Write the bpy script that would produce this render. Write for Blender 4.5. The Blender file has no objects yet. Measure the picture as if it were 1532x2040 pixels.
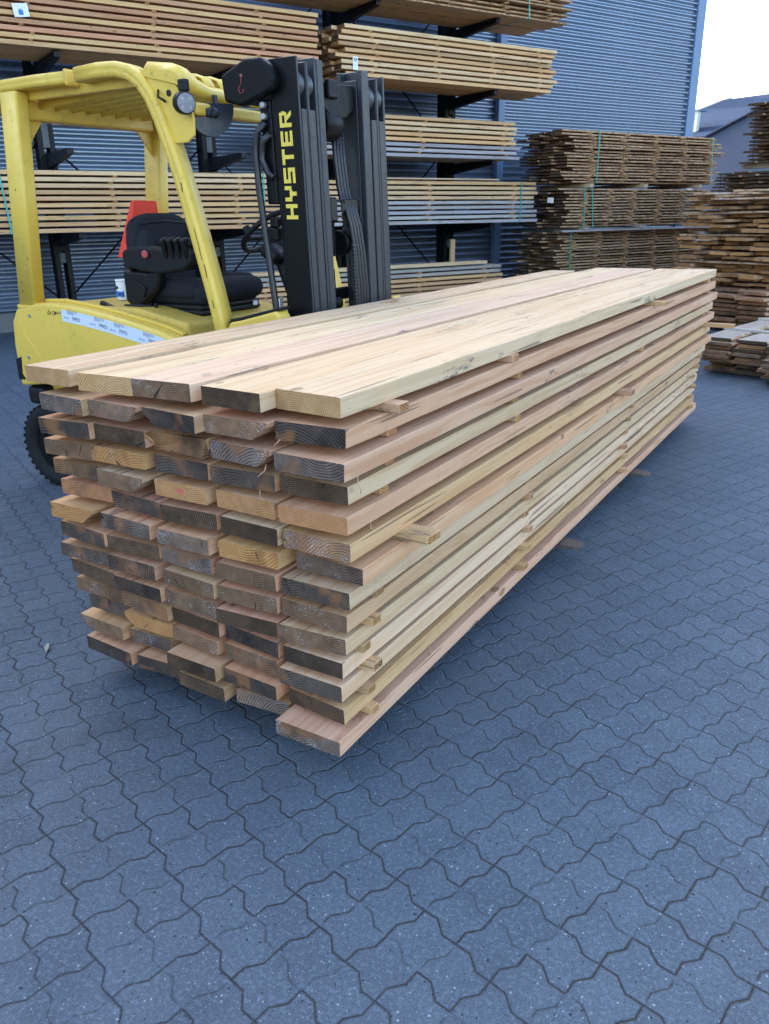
import bpy, bmesh, math, random
from mathutils import Vector, Matrix
random.seed(7)
PI = math.pi
scn = bpy.context.scene
COL = scn.collection

# ------------------------------------------------------------------ frames
WA = math.radians(25)                       # the warehouse wall runs 25 degrees off the load
DV = Vector((math.sin(WA), math.cos(WA), 0))    # along the wall
NV = Vector((math.cos(WA), -math.sin(WA), 0))   # out of the wall
WROT = math.radians(65)
def sn(s, n, z=0.0):
    return DV * s + NV * n + Vector((0, 0, z))

# ------------------------------------------------------------------ mesh builder
class MB:
    def __init__(self): self.bm = bmesh.new()
    def _merge(self, b, mat=0):
        me = bpy.data.meshes.new('tmp'); 
        for f in b.faces: f.material_index = mat
        b.to_mesh(me); b.free(); self.bm.from_mesh(me); bpy.data.meshes.remove(me)
    def box(self, x0, x1, y0, y1, z0, z1, bev=0.0, seg=1, mat=0, rot=None, piv=None):
        b = bmesh.new(); bmesh.ops.create_cube(b, size=1.0)
        for v in b.verts:
            v.co = Vector(((x0+x1)/2 + v.co.x*(x1-x0), (y0+y1)/2 + v.co.y*(y1-y0), (z0+z1)/2 + v.co.z*(z1-z0)))
        if bev: bmesh.ops.bevel(b, geom=b.edges[:], offset=bev, segments=seg, affect='EDGES', profile=0.5)
        if rot:
            p = Vector(piv) if piv else Vector(((x0+x1)/2, (y0+y1)/2, (z0+z1)/2))
            bmesh.ops.rotate(b, verts=b.verts, cent=p, matrix=rot)
        self._merge(b, mat); return self
    def prism(self, pts, plane, a, b_, bev=0.0, seg=1, mat=0):
        # pts 2-D polygon; plane 'xz' extruded over y, 'xy' over z, 'yz' over x
        b = bmesh.new()
        def mk(p, q):
            return {'xz': (p[0], q, p[1]), 'xy': (p[0], p[1], q), 'yz': (q, p[0], p[1])}[plane]
        v0 = [b.verts.new(mk(p, a)) for p in pts]; v1 = [b.verts.new(mk(p, b_)) for p in pts]
        b.faces.new(v0); b.faces.new(v1[::-1])
        n = len(pts)
        for i in range(n): b.faces.new((v0[i], v1[i], v1[(i+1) % n], v0[(i+1) % n]))
        bmesh.ops.recalc_face_normals(b, faces=b.faces)
        if bev: 
            es = [e for e in b.edges if e.calc_face_angle(0) > 0.5]
            bmesh.ops.bevel(b, geom=es, offset=bev, segments=seg, affect='EDGES', profile=0.5)
        self._merge(b, mat); return self
    def tube(self, path, r, seg=10, mat=0, cap=True, flat=None):
        b = bmesh.new(); P = [Vector(p) for p in path]; rings = []
        up = Vector((0, 0, 1))
        for i, p in enumerate(P):
            t = (P[min(i+1, len(P)-1)] - P[max(i-1, 0)]).normalized()
            if i == 0:
                u = t.cross(up); u = u if u.length > 1e-3 else t.cross(Vector((1, 0, 0)))
            else: u = u - t * u.dot(t)
            u.normalize(); w = t.cross(u).normalized()
            rr = r[i] if isinstance(r, (list, tuple)) else r
            fl = flat or 1.0
            rings.append([b.verts.new(p + u*rr*math.cos(2*PI*k/seg) + w*rr*fl*math.sin(2*PI*k/seg)) for k in range(seg)])
        for a, c in zip(rings, rings[1:]):
            for k in range(seg): 
                f = b.faces.new((a[k], a[(k+1) % seg], c[(k+1) % seg], c[k])); f.smooth = True
        if cap: b.faces.new(rings[0]); b.faces.new(rings[-1][::-1])
        bmesh.ops.recalc_face_normals(b, faces=b.faces)
        self._merge(b, mat); return self
    def cyl(self, p0, p1, r, seg=24, bev=0.0, mat=0):
        p0 = Vector(p0); p1 = Vector(p1); d = p1 - p0
        b = bmesh.new(); bmesh.ops.create_cone(b, cap_ends=True, segments=seg, radius1=r, radius2=r, depth=d.length)
        if bev:
            es = [e for e in b.edges if e.calc_face_angle(0) > 0.9]
            bmesh.ops.bevel(b, geom=es, offset=bev, segments=2, affect='EDGES', profile=0.5)
        for f in b.faces: f.smooth = len(f.verts) == 4
        q = d.to_track_quat('Z', 'Y')
        for v in b.verts: v.co = q @ v.co + (p0 + p1)/2
        self._merge(b, mat); return self
    def sweep(self, path, sec, mat=0, smooth=True):
        # path in the xz plane (x, z), sec polygon (across, y): a rail of constant section
        b = bmesh.new(); rings = []; P = [Vector((p[0], 0, p[1])) for p in path]
        for i, p in enumerate(P):
            t = (P[min(i+1, len(P)-1)] - P[max(i-1, 0)]).normalized()
            nrm = Vector((-t.z, 0, t.x))
            rings.append([b.verts.new(p + nrm*a + Vector((0, y, 0))) for a, y in sec])
        n = len(sec)
        for a, c in zip(rings, rings[1:]):
            for k in range(n):
                f = b.faces.new((a[k], a[(k+1) % n], c[(k+1) % n], c[k])); f.smooth = smooth
        b.faces.new(rings[0]); b.faces.new(rings[-1][::-1])
        bmesh.ops.recalc_face_normals(b, faces=b.faces)
        self._merge(b, mat); return self
    def shear(self, k, z0):
        for v in self.bm.verts: v.co.x -= k*(v.co.z - z0)
        return self
    def smooth(self):
        for f in self.bm.faces: f.smooth = True
        return self
    def mesh(self, name, mats):
        me = bpy.data.meshes.new(name); self.bm.to_mesh(me); self.bm.free()
        for m in (mats if isinstance(mats, (list, tuple)) else [mats]): me.materials.append(m)
        return me
    def build(self, name, mats, parent=None, shift=None, color=None):
        if shift is not None:
            for v in self.bm.verts: v.co -= shift
        return link(name, self.mesh(name, mats), parent, color)

def link(name, me, parent=None, color=None):
    o = bpy.data.objects.new(name, me); COL.objects.link(o)
    if parent: o.parent = parent
    if color: o.color = color
    return o
def empty(name, loc, rz=0.0):
    o = bpy.data.objects.new(name, None); COL.objects.link(o); o.location = loc; o.rotation_euler = (0, 0, rz)
    o.empty_display_size = 0.2; return o
def tag(o, label, cat, group=None, kind=None):
    o['label'] = label; o['category'] = cat
    if group: o['group'] = group
    if kind: o['kind'] = kind
    return o
ORD = ['', 'top', 'second', 'third', 'fourth', 'fifth', 'sixth', 'seventh', 'eighth', 'ninth', 'tenth', 'eleventh', 'twelfth', 'thirteenth', 'fourteenth',
       'fifteenth', 'sixteenth', 'seventeenth', 'eighteenth', 'nineteenth', 'twentieth', 'twenty-first', 'twenty-second', 'twenty-third']

# ------------------------------------------------------------------ node helpers
class NT:
    def __init__(self, name):
        self.m = bpy.data.materials.new(name); self.m.use_nodes = True
        self.t = self.m.node_tree; self.t.nodes.clear()
        self.out = self.n('ShaderNodeOutputMaterial'); self.b = self.n('ShaderNodeBsdfPrincipled')
        self.l(self.b.outputs[0], self.out.inputs['Surface'])
    def n(self, ty, **kw):
        x = self.t.nodes.new(ty)
        for k, v in kw.items(): setattr(x, k, v)
        return x
    def l(self, a, b): self.t.links.new(a, b)
    def put(self, sock, v):
        if isinstance(v, (int, float)): sock.default_value = v
        elif isinstance(v, (tuple, list)): sock.default_value = tuple(v) + ((1.0,) if len(v) == 3 and len(sock.default_value) == 4 else ())
        else: self.l(v, sock)
    def math(self, op, a, b=None, c=None, clamp=False):
        x = self.n('ShaderNodeMath', operation=op); x.use_clamp = clamp; self.put(x.inputs[0], a)
        if b is not None: self.put(x.inputs[1], b)
        if c is not None: self.put(x.inputs[2], c)
        return x.outputs[0]
    def vm(self, op, a, b=None, scale=None):
        x = self.n('ShaderNodeVectorMath', operation=op); self.put(x.inputs[0], a)
        if b is not None: self.put(x.inputs[1], b)
        if scale is not None: self.put(x.inputs['Scale'], scale)
        return x.outputs['Value'] if op in ('LENGTH', 'DISTANCE', 'DOT_PRODUCT') else x.outputs[0]
    def xyz(self, v):
        x = self.n('ShaderNodeSeparateXYZ'); self.put(x.inputs[0], v); return x.outputs
    def comb(self, a, b, c):
        x = self.n('ShaderNodeCombineXYZ'); self.put(x.inputs[0], a); self.put(x.inputs[1], b); self.put(x.inputs[2], c); return x.outputs[0]
    def noise(self, v, scale=1.0, detail=2.0, rough=0.5, dist=0.0, col=False):
        x = self.n('ShaderNodeTexNoise'); self.put(x.inputs['Vector'], v)
        x.inputs['Scale'].default_value = scale; x.inputs['Detail'].default_value = detail
        x.inputs['Roughness'].default_value = rough; x.inputs['Distortion'].default_value = dist
        return x.outputs['Color' if col else 'Fac']
    def ss(self, v, a, b, lo=0.0, hi=1.0, lin=False):
        x = self.n('ShaderNodeMapRange'); x.interpolation_type = 'LINEAR' if lin else 'SMOOTHSTEP'
        self.put(x.inputs['Value'], v)
        for k, q in zip(('From Min', 'From Max', 'To Min', 'To Max'), (a, b, lo, hi)): self.put(x.inputs[k], q)
        return x.outputs['Result']
    def mix(self, f, a, b, mode='MIX'):
        x = self.n('ShaderNodeMix', data_type='RGBA', blend_type=mode); x.clamp_factor = True
        self.put(x.inputs[0], f); self.put(x.inputs[6], a); self.put(x.inputs[7], b); return x.outputs[2]
    def bump(self, h, strength=0.5, dist=0.002, prev=None):
        x = self.n('ShaderNodeBump'); x.inputs['Strength'].default_value = strength; x.inputs['Distance'].default_value = dist
        self.l(h, x.inputs['Height'])
        if prev is not None: self.l(prev, x.inputs['Normal'])
        return x.outputs[0]
    def fin(self, base=None, rough=None, spec=None, metal=None, normal=None, coat=None):
        for k, v in (('Base Color', base), ('Roughness', rough), ('Specular IOR Level', spec), ('Metallic', metal), ('Coat Weight', coat)):
            if v is not None: self.put(self.b.inputs[k], v)
        if normal is not None: self.l(normal, self.b.inputs['Normal'])
        return self.m

def wood(name, knots=1.0, stain=0.3, grey=0.0, saw=0.5, contrast=1.0):
    k = NT(name); tc = k.n('ShaderNodeTexCoord'); oi = k.n('ShaderNodeObjectInfo')
    P = tc.outputs['Object']; off = k.math('MULTIPLY', oi.outputs['Random'], 73.0)
    Q = k.vm('ADD', P, k.comb(off, k.math('MULTIPLY', off, 1.7), k.math('MULTIPLY', off, 0.6)))
    # long fibres, annual ring streaks
    wob = k.noise(k.vm('MULTIPLY', Q, (3.0, 0.8, 3.0)), 1.0, 2.0)
    st = k.vm('ADD', k.vm('MULTIPLY', Q, (38.0, 0.55, 38.0)), k.vm('MULTIPLY', k.comb(wob, 0.0, wob), (5.0, 0, 5.0)))
    g1 = k.noise(st, 1.0, 3.0, 0.6, 0.3)
    g2 = k.noise(k.vm('MULTIPLY', Q, (190.0, 5.0, 190.0)), 1.0, 2.0)
    big = k.noise(k.vm('MULTIPLY', Q, (4.0, 0.9, 4.0)), 1.0, 2.0)
    base = oi.outputs['Color']
    dark = k.mix(1.0, base, (0.80, 0.66, 0.55), 'MULTIPLY')
    c = k.mix(k.ss(g1, 0.40, 0.68, 0.0, 0.85*contrast), base, dark)
    c = k.mix(k.ss(g2, 0.35, 0.75, 0.0, 0.22), c, dark)
    c = k.mix(k.ss(big, 0.42, 0.7, 0.0, 0.45), c, k.mix(1.0, base, (1.03, 0.93, 0.86), 'MULTIPLY'))
    # knots
    v = k.n('ShaderNodeTexVoronoi', feature='F1', voronoi_dimensions='3D'); v.inputs['Scale'].default_value = 1.0
    k.l(k.vm('MULTIPLY', k.vm('ADD', Q, k.vm('MULTIPLY', k.comb(wob, g1, wob), (0.02, 0.02, 0.02))), (9.0, 4.6, 9.0)), v.inputs['Vector'])
    cr = k.xyz(v.outputs['Color'])
    on = k.math('GREATER_THAN', cr[0], 0.64)
    rad = k.ss(cr[1], 0.2, 1.0, 0.035, 0.125)
    kd = k.math('DIVIDE', v.outputs['Distance'], rad)
    core = k.math('MULTIPLY', k.ss(kd, 0.75, 1.0, 1.0, 0.0), on)
    ring = k.math('MULTIPLY', k.ss(k.math('ABSOLUTE', k.math('SUBTRACT', kd, 0.95)), 0.0, 0.28, 1.0, 0.0), on)
    c = k.mix(k.math('MULTIPLY', core, 0.75*knots), c, (0.24, 0.12, 0.055))
    c = k.mix(k.math('MULTIPLY', ring, 0.5*knots), c, (0.10, 0.05, 0.03))
    # dark yard dirt, smears
    d1 = k.noise(k.vm('MULTIPLY', Q, (9.0, 2.2, 9.0)), 1.0, 4.0, 0.65)
    d2 = k.noise(k.vm('MULTIPLY', Q, (55.0, 22.0, 55.0)), 1.0, 3.0, 0.7)
    ds = k.math('MULTIPLY', k.ss(d1, 0.59, 0.70), k.ss(d2, 0.42, 0.62))
    c = k.mix(k.math('MULTIPLY', ds, min(1.0, stain*2.1)), c, (0.07, 0.065, 0.07))
    # fine drying checks
    ck = k.noise(k.vm('MULTIPLY', Q, (60.0, 1.4, 60.0)), 1.0, 1.0, 0.4)
    cks = k.math('MULTIPLY', k.ss(ck, 0.70, 0.715), 0.65)
    c = k.mix(cks, c, (0.12, 0.08, 0.06))
    if grey:
        gz = k.noise(k.vm('MULTIPLY', Q, (6.0, 1.2, 6.0)), 1.0, 4.0, 0.6)
        c = k.mix(k.ss(gz, 0.3, 0.65, 0.25*grey, grey), c, (0.22, 0.20, 0.19))
    # saw marks run across the board
    wv = k.noise(k.vm('MULTIPLY', Q, (2.0, 130.0, 2.0)), 1.0, 2.0, 0.7)
    wamp = k.ss(k.noise(k.vm('MULTIPLY', Q, (1.0, 0.7, 1.0)), 1.0, 1.0), 0.35, 0.65, 0.15, 1.0)
    c = k.mix(k.math('MULTIPLY', k.math('MULTIPLY', k.ss(wv, 0.45, 0.7), wamp), 0.30*saw), c, dark)
    h = k.math('ADD', k.math('MULTIPLY', k.math('MULTIPLY', wv, wamp), saw), k.math('MULTIPLY', g2, 0.6))
    h = k.math('SUBTRACT', h, cks)
    return k.fin(c, 0.72, 0.25, normal=k.bump(h, 0.55, 0.0016))

def endgrain(name):
    k = NT(name); tc = k.n('ShaderNodeTexCoord'); oi = k.n('ShaderNodeObjectInfo')
    P = tc.outputs['Object']; r = oi.outputs['Random']
    r2 = k.math('FRACT', k.math('MULTIPLY', r, 17.37)); r3 = k.math('FRACT', k.math('MULTIPLY', r, 57.91)); r4 = k.math('FRACT', k.math('MULTIPLY', r, 131.7))
    p = k.xyz(P)
    off = k.comb(k.math('MULTIPLY', r, 91.0), k.math('MULTIPLY', r2, 57.0), k.math('MULTIPLY', r3, 33.0))
    Q = k.vm('ADD', P, off)
    wob = k.noise(Q, 16.0, 3.0, 0.55)
    dx = k.math('SUBTRACT', p[0], k.ss(r2, 0, 1, -0.10, 0.10, lin=True))
    dz = k.math('SUBTRACT', p[2], k.math('ADD', k.ss(r3, 0, 1, -0.10, 0.035, lin=True), k.math('MULTIPLY', k.math('GREATER_THAN', r3, 0.55), 0.085)))
    dist = k.math('SQRT', k.math('ADD', k.math('MULTIPLY', dx, dx), k.math('MULTIPLY', k.math('MULTIPLY', dz, dz), 1.25)))
    dist = k.math('ADD', dist, k.math('MULTIPLY', wob, 0.016))
    per = k.ss(r4, 0, 1, 0.0056, 0.0092, lin=True)
    ph = k.math('FRACT', k.math('DIVIDE', dist, per))
    ring = k.ss(ph, 0.35, 0.95, 0.0, 1.0)
    ring = k.math('MULTIPLY', ring, k.ss(ph, 0.95, 1.0, 1.0, 0.0))
    ring = k.math('MULTIPLY', ring, k.ss(k.noise(Q, 30.0, 2.0), 0.25, 0.6, 0.35, 1.0))
    base = k.mix(1.0, oi.outputs['Color'], (0.86, 0.70, 0.52), 'MULTIPLY')
    late = k.mix(1.0, base, (0.55, 0.40, 0.28), 'MULTIPLY')
    fresh = k.mix(ring, base, late)
    # weathered end: blackened wood, paler early wood lines
    hue = k.ss(r4, 0.2, 0.8)
    dk = k.mix(hue, (0.020, 0.013, 0.010), (0.018, 0.015, 0.014))
    lt = k.mix(hue, (0.215, 0.130, 0.075), (0.165, 0.125, 0.10))
    old = k.mix(k.math('SUBTRACT', 1.0, ring), dk, lt)
    pat = k.noise(k.vm('ADD', Q, (3.0, 5.0, 1.0)), 8.0, 5.0, 0.62)
    a = oi.outputs['Alpha']
    am = k.ss(k.math('ADD', pat, k.math('SUBTRACT', k.math('MULTIPLY', a, 1.25), 0.85)), -0.12, 0.42)
    c = k.mix(am, fresh, old)
    blk = k.math('MULTIPLY', k.ss(k.noise(k.vm('ADD', Q, (9.0, 1.0, 4.0)), 7.0, 6.0, 0.62), 0.46, 0.70), k.math('MULTIPLY', a, 0.75))
    c = k.mix(blk, c, (0.014, 0.011, 0.011))
    c = k.mix(am, c, k.mix(1.0, c, k.comb(k.ss(r2, 0, 1, 0.45, 1.5), k.ss(r2, 0, 1, 0.45, 1.42), k.ss(r2, 0, 1, 0.46, 1.38)), 'MULTIPLY'))
    # orange heart patches
    hp = k.math('MULTIPLY', k.ss(k.noise(k.vm('ADD', Q, (2.0, 2.0, 8.0)), 10.0, 2.0), 0.56, 0.68), k.math('GREATER_THAN', r4, 0.62))
    c = k.mix(k.math('MULTIPLY', hp, 0.65), c, (0.30, 0.13, 0.05))
    fz = k.noise(k.vm('MULTIPLY', Q, (620.0, 1.0, 420.0)), 1.0, 2.0, 0.6)
    c = k.mix(k.ss(fz, 0.35, 0.65, 0.22, 0.0), c, (0.02, 0.014, 0.011))
    # sawdust / frost specks caught in the rough sawn end
    sp = k.noise(Q, 340.0, 1.0, 0.5); spm = k.noise(k.vm('ADD', Q, (7.0, 7.0, 7.0)), 12.0, 3.0, 0.6)
    spk = k.math('MULTIPLY', k.ss(sp, 0.58, 0.66), k.ss(spm, 0.50, 0.68))
    c = k.mix(k.math('MULTIPLY', spk, k.math('MULTIPLY', k.math('POWER', a, 0.5), k.ss(r2, 0.25, 0.7, 0.15, 0.95))), c, (0.62, 0.62, 0.64))
    # shrinkage cracks that run out from the pith
    ang = k.math('ARCTAN2', dz, dx)
    cr = k.noise(k.comb(k.math('MULTIPLY', ang, 10.0), k.math('MULTIPLY', dist, 6.0), k.math('MULTIPLY', r, 50.0)), 1.0, 1.0)
    crk = k.math('MULTIPLY', k.ss(cr, 0.735, 0.75), 0.85)
    c = k.mix(crk, c, (0.015, 0.012, 0.01))
    sawl = k.noise(k.vm('MULTIPLY', k.vm('ADD', Q, k.vm('MULTIPLY', k.comb(p[2], 0, 0), (0.5, 0, 0))), (420.0, 1.0, 25.0)), 1.0, 2.0)
    h = k.math('SUBTRACT', k.math('ADD', k.math('MULTIPLY', ring, -0.5), k.math('ADD', k.math('MULTIPLY', sawl, 0.8), k.math('MULTIPLY', pat, 1.2))), k.math('MULTIPLY', crk, 3.0))
    return k.fin(c, 0.88, 0.15, normal=k.bump(h, 0.9, 0.0022))

def bark(name):
    k = NT(name); tc = k.n('ShaderNodeTexCoord'); oi = k.n('ShaderNodeObjectInfo')
    Q = k.vm('ADD', tc.outputs['Object'], k.comb(k.math('MULTIPLY', oi.outputs['Random'], 50.0), 0.0, 0.0))
    n1 = k.noise(k.vm('MULTIPLY', Q, (30.0, 9.0, 30.0)), 1.0, 5.0, 0.7); n2 = k.noise(k.vm('MULTIPLY', Q, (5.0, 2.0, 5.0)), 1.0, 2.0)
    c = k.mix(k.ss(n1, 0.3, 0.62), (0.12, 0.066, 0.036), (0.56, 0.35, 0.20))
    c = k.mix(k.ss(n2, 0.45, 0.65, 0.0, 0.6), c, k.mix(0.75, c, oi.outputs['Color']))
    return k.fin(c, 0.9, 0.1, normal=k.bump(n1, 1.0, 0.01))

def paint(name, col, rough=0.4, dirt=0.25, dirtcol=(0.08, 0.07, 0.05), spec=0.5, scale=1.0, chips=0.0, chipcol=(0.06, 0.05, 0.05), metal=0.0, bumpy=0.15):
    k = NT(name); tc = k.n('ShaderNodeTexCoord'); P = tc.outputs['Object']
    n1 = k.noise(P, 3.0*scale, 5.0, 0.62); n2 = k.noise(k.vm('ADD', P, (4, 4, 4)), 28.0*scale, 4.0, 0.7); n3 = k.noise(P, 110.0*scale, 2.0)
    c = k.mix(k.ss(n1, 0.35, 0.75, 0.0, 0.5*dirt), col, tuple(x*0.62 for x in col))
    c = k.mix(k.math('MULTIPLY', k.ss(n2, 0.52, 0.72), k.ss(n1, 0.4, 0.6, 0.2*dirt, dirt)), c, dirtcol)
    if chips:
        c = k.mix(k.math('MULTIPLY', k.ss(n2, 0.70, 0.715), chips), c, chipcol)
    r = k.ss(n2, 0.3, 0.8, rough*0.85, min(1.0, rough*1.35))
    return k.fin(c, r, spec, metal, normal=k.bump(n3, bumpy, 0.0008))

def plain(name, col, rough=0.5, metal=0.0, spec=0.5):
    return paint(name, col, rough, 0.12, tuple(min(.1, x*1.8) for x in col), spec, 1.0, 0.0, metal=metal, bumpy=0.05)

def fabric(name, col):
    k = NT(name); tc = k.n('ShaderNodeTexCoord'); P = tc.outputs['Object']
    w1 = k.noise(P, 420.0, 2.0, 0.6); w2 = k.noise(P, 9.0, 3.0)
    c = k.mix(k.ss(w1, 0.35, 0.7), tuple(x*0.5 for x in col), tuple(min(1, x*2.0) for x in col))
    c = k.mix(k.ss(w2, 0.4, 0.7, 0.0, 0.2), c, (0.03, 0.028, 0.027))
    return k.fin(c, 0.92, 0.1, normal=k.bump(w1, 0.5, 0.001))

M = {}
M['wood'] = wood('sawn_softwood', 1.0, 0.42, saw=0.9)
M['woodfar'] = wood('racked_softwood', 1.0, 0.3, saw=0.1)
M['woodold'] = wood('weathered_rough_wood', 0.6, 0.5, grey=0.35, saw=0.0)
M['woodbrown'] = wood('brown_rough_wood', 0.6, 0.45, grey=0.15, saw=0.0)
M['end'] = endgrain('sawn_end_grain')
M['bark'] = bark('bark_edge')
M['endshade'] = paint('shade_dark_old_ends', (0.085, 0.055, 0.036), 0.9, 0.8, (0.02, 0.014, 0.011), 0.1, 4.0)  # old board ends, the shadow on them put into the dark colour
M['yellow'] = paint('yellow_machine_paint', (0.74, 0.495, 0.075), 0.38, 0.34, (0.16, 0.12, 0.05), 0.5, 1.0, 0.5)
M['yellowin'] = paint('dusty_yellow_paint', (0.60, 0.405, 0.07), 0.6, 0.7, (0.15, 0.13, 0.09), 0.4, 2.0, 0.4)
M['mast'] = paint('black_mast_paint', (0.0055, 0.0055, 0.0065), 0.4, 0.25, (0.014, 0.013, 0.012), 0.14, 1.5, 0.25, (0.05, 0.045, 0.04))
M['rail'] = paint('worn_steel_rail', (0.030, 0.032, 0.038), 0.36, 0.5, (0.009, 0.008, 0.008), 0.35, 2.0, 0.2, (0.12, 0.12, 0.12), metal=0.1)
M['black'] = plain('black_plastic', (0.007, 0.007, 0.008), 0.5, spec=0.3)
M['blackgloss'] = plain('black_gloss_metal', (0.006, 0.006, 0.007), 0.38, spec=0.3)
M['rubber'] = paint('tyre_rubber', (0.010, 0.010, 0.010), 0.8, 0.4, (0.03, 0.028, 0.026), 0.3)
M['hose'] = plain('rubber_hose', (0.010, 0.010, 0.012), 0.36)
M['seat'] = fabric('dark_seat_fabric', (0.020, 0.021, 0.026))
M['chrome'] = plain('chrome_rod', (0.75, 0.75, 0.76), 0.12, 1.0)
M['steel'] = plain('grey_steel', (0.35, 0.35, 0.36), 0.4, 0.7)
M['roller'] = plain('greasy_dark_steel', (0.085, 0.09, 0.10), 0.42, 0.6)
M['red'] = plain('signal_red_plastic', (0.85, 0.06, 0.03), 0.45)
M['paper'] = plain('white_paper', (0.78, 0.78, 0.78), 0.8)
M['ink'] = plain('black_ink', (0.02, 0.02, 0.025), 0.8)
M['inkgrey'] = plain('faded_print', (0.10, 0.11, 0.14), 0.8)
M['bluepaper'] = plain('bluish_label_paper', (0.62, 0.68, 0.76), 0.6)
M['blueink'] = plain('blue_print', (0.03, 0.17, 0.55), 0.7)
M['lettering'] = plain('yellow_lettering', (0.72, 0.55, 0.07), 0.5)
M['lens'] = plain('clear_lamp_lens', (0.26, 0.265, 0.29), 0.15)
M['floor'] = paint('worn_floor_plate', (0.17, 0.165, 0.14), 0.7, 0.7, (0.06, 0.055, 0.05), 0.3, 3.0)
M['rack'] = paint('dark_rack_paint', (0.0055, 0.006, 0.008), 0.45, 0.3, (0.014, 0.012, 0.011), 0.2, 1.0, 0.3, (0.04, 0.026, 0.02))
M['rackgrey'] = paint('grey_rack_spacer', (0.075, 0.085, 0.10), 0.5, 0.4, (0.06, 0.06, 0.06), 0.5)
M['strap'] = plain('green_strapping', (0.02, 0.34, 0.27), 0.35)
M['fork'] = paint('worn_fork_steel', (0.13, 0.105, 0.09), 0.5, 0.6, (0.06, 0.05, 0.045), 0.5, 3.0, metal=0.3)

# ================================================================== paving
def paving():
    k = NT('interlocking_concrete_paving'); tc = k.n('ShaderNodeTexCoord'); P = tc.outputs['Object']
    p = k.xyz(P)
    # lattice of the blocks: (n, s) = i*m0 + j*m1 + m2
    m0 = (0.115957, 0.001072); m1 = (0.006118, -0.113406); m2 = (-0.334010, -0.543713)
    det = m0[0]*m1[1] - m1[0]*m0[1]
    def lin(cn, cs):    # coefficients on n and s -> on x, y
        return (cn*NV.x + cs*DV.x, cn*NV.y + cs*DV.y, -(cn*m2[0] + cs*m2[1]))
    ci = lin(m1[1]/det, -m1[0]/det); cj = lin(-m0[1]/det, m0[0]/det)
    def lc(c): return k.math('ADD', k.math('MULTIPLY_ADD', p[0], c[0], c[2]), k.math('MULTIPLY', p[1], c[1]))
    wobn = k.n('ShaderNodeTexNoise'); k.l(P, wobn.inputs['Vector']); wobn.inputs['Scale'].default_value = 2.3; wobn.inputs['Detail'].default_value = 3.0
    wc = k.xyz(wobn.outputs['Color'])
    i0 = k.math('ADD', lc(ci), k.math('MULTIPLY_ADD', wc[0], 0.10, -0.05)); j0 = k.math('ADD', lc(cj), k.math('MULTIPLY_ADD', wc[1], 0.10, -0.05))
    def zig(t):
        x = k.n('ShaderNodeFloatCurve'); k.l(k.math('FRACT', t), x.inputs['Value'])
        cv = x.mapping.curves[0]
        cv.points[0].location = (0, 0.5); cv.points[1].location = (1, 0.5)
        for a, b in ((0.33, 1.0), (0.67, 0.0)): cv.points.new(a, b)
        for q in cv.points: q.handle_type = 'VECTOR'
        x.mapping.update()
        return k.math('MULTIPLY', k.math('SUBTRACT', x.outputs[0], 0.5), 2.0)
    u = k.math('SUBTRACT', i0, k.math('MULTIPLY', zig(j0), 0.075))
    v = k.math('ADD', j0, k.math('MULTIPLY', zig(i0), 0.088))
    def dl(t):  # signed distance to nearest whole number
        return k.math('SUBTRACT', k.math('FRACT', k.math('ADD', t, 0.5)), 0.5)
    jag = k.noise(P, 75.0, 4.0, 0.7); du = k.math('ABSOLUTE', k.math('ADD', dl(u), k.math('MULTIPLY_ADD', jag, 0.036, -0.018))); dv = k.math('ABSOLUTE', k.math('ADD', dl(v), k.math('MULTIPLY_ADD', jag, -0.036, 0.018)))
    ci_, cj_ = k.math('FLOOR', u), k.math('FLOOR', v)             # cell
    iu = k.math('FLOOR', k.math('ADD', u, 0.5)); jv = k.math('FLOOR', k.math('ADD', v, 0.5))   # nearest line
    def md(x, m): return k.math('FLOORED_MODULO', x, m)
    def amod(i, j): return md(k.math('ADD', k.math('ADD', i, 1.0), k.math('MULTIPLY', k.math('FLOOR', k.math('DIVIDE', j, 2.0)), 1.0)), 3.0)
    # L-shaped three-cell blocks: the joint inside one block is only a shallow false joint
    weakB = k.math('COMPARE', k.math('SUBTRACT', amod(iu, cj_), md(cj_, 2.0)), 1.0, 0.1)
    weakA = k.math('MULTIPLY', k.math('COMPARE', md(jv, 2.0), 1.0, 0.1), k.math('SUBTRACT', 1.0, k.math('COMPARE', amod(ci_, jv), 1.0, 0.1)))
    fu = k.math('FRACT', u); fv = k.math('FRACT', v)
    def slit(f): return k.ss(k.math('ABSOLUTE', k.math('SUBTRACT', f, 0.5)), 0.26, 0.42, 1.0, 0.0)
    wid = k.noise(P, 1.6, 3.0, 0.6); wid2 = k.noise(P, 14.0, 3.0, 0.6)
    w = k.math('MULTIPLY', k.ss(wid, 0.35, 0.68, 0.003, 0.0125), k.ss(wid2, 0.3, 0.7, 0.6, 1.35))
    vis = k.noise(k.vm('ADD', k.comb(ci_, cj_, 0.0), (0.5, 0.5, 0.0)), 0.9, 1.0)   # some false joints are open, most closed
    wk = k.ss(vis, 0.42, 0.62, 0.18, 0.85)
    su = k.mix(weakB, k.comb(1, 1, 1), k.comb(k.math('MULTIPLY', slit(fv), wk), 0, 0)); sv = k.mix(weakA, k.comb(1, 1, 1), k.comb(k.math('MULTIPLY', slit(fu), wk), 0, 0))
    su = k.xyz(su)[0]; sv = k.xyz(sv)[0]
    def line(d, s, a, b): return k.math('MULTIPLY', k.ss(d, a, b, 1.0, 0.0), s)
    w2 = k.math('ADD', w, 0.012)
    joint = k.math('MAXIMUM', line(du, su, w, w2), line(dv, sv, w, w2))
    w3 = k.math('ADD', w, 0.045)
    soft = k.math('MAXIMUM', line(du, k.ss(su, 0, 1, 0.35, 1.0), 0.0, w3), line(dv, k.ss(sv, 0, 1, 0.35, 1.0), 0.0, w3))
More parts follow.
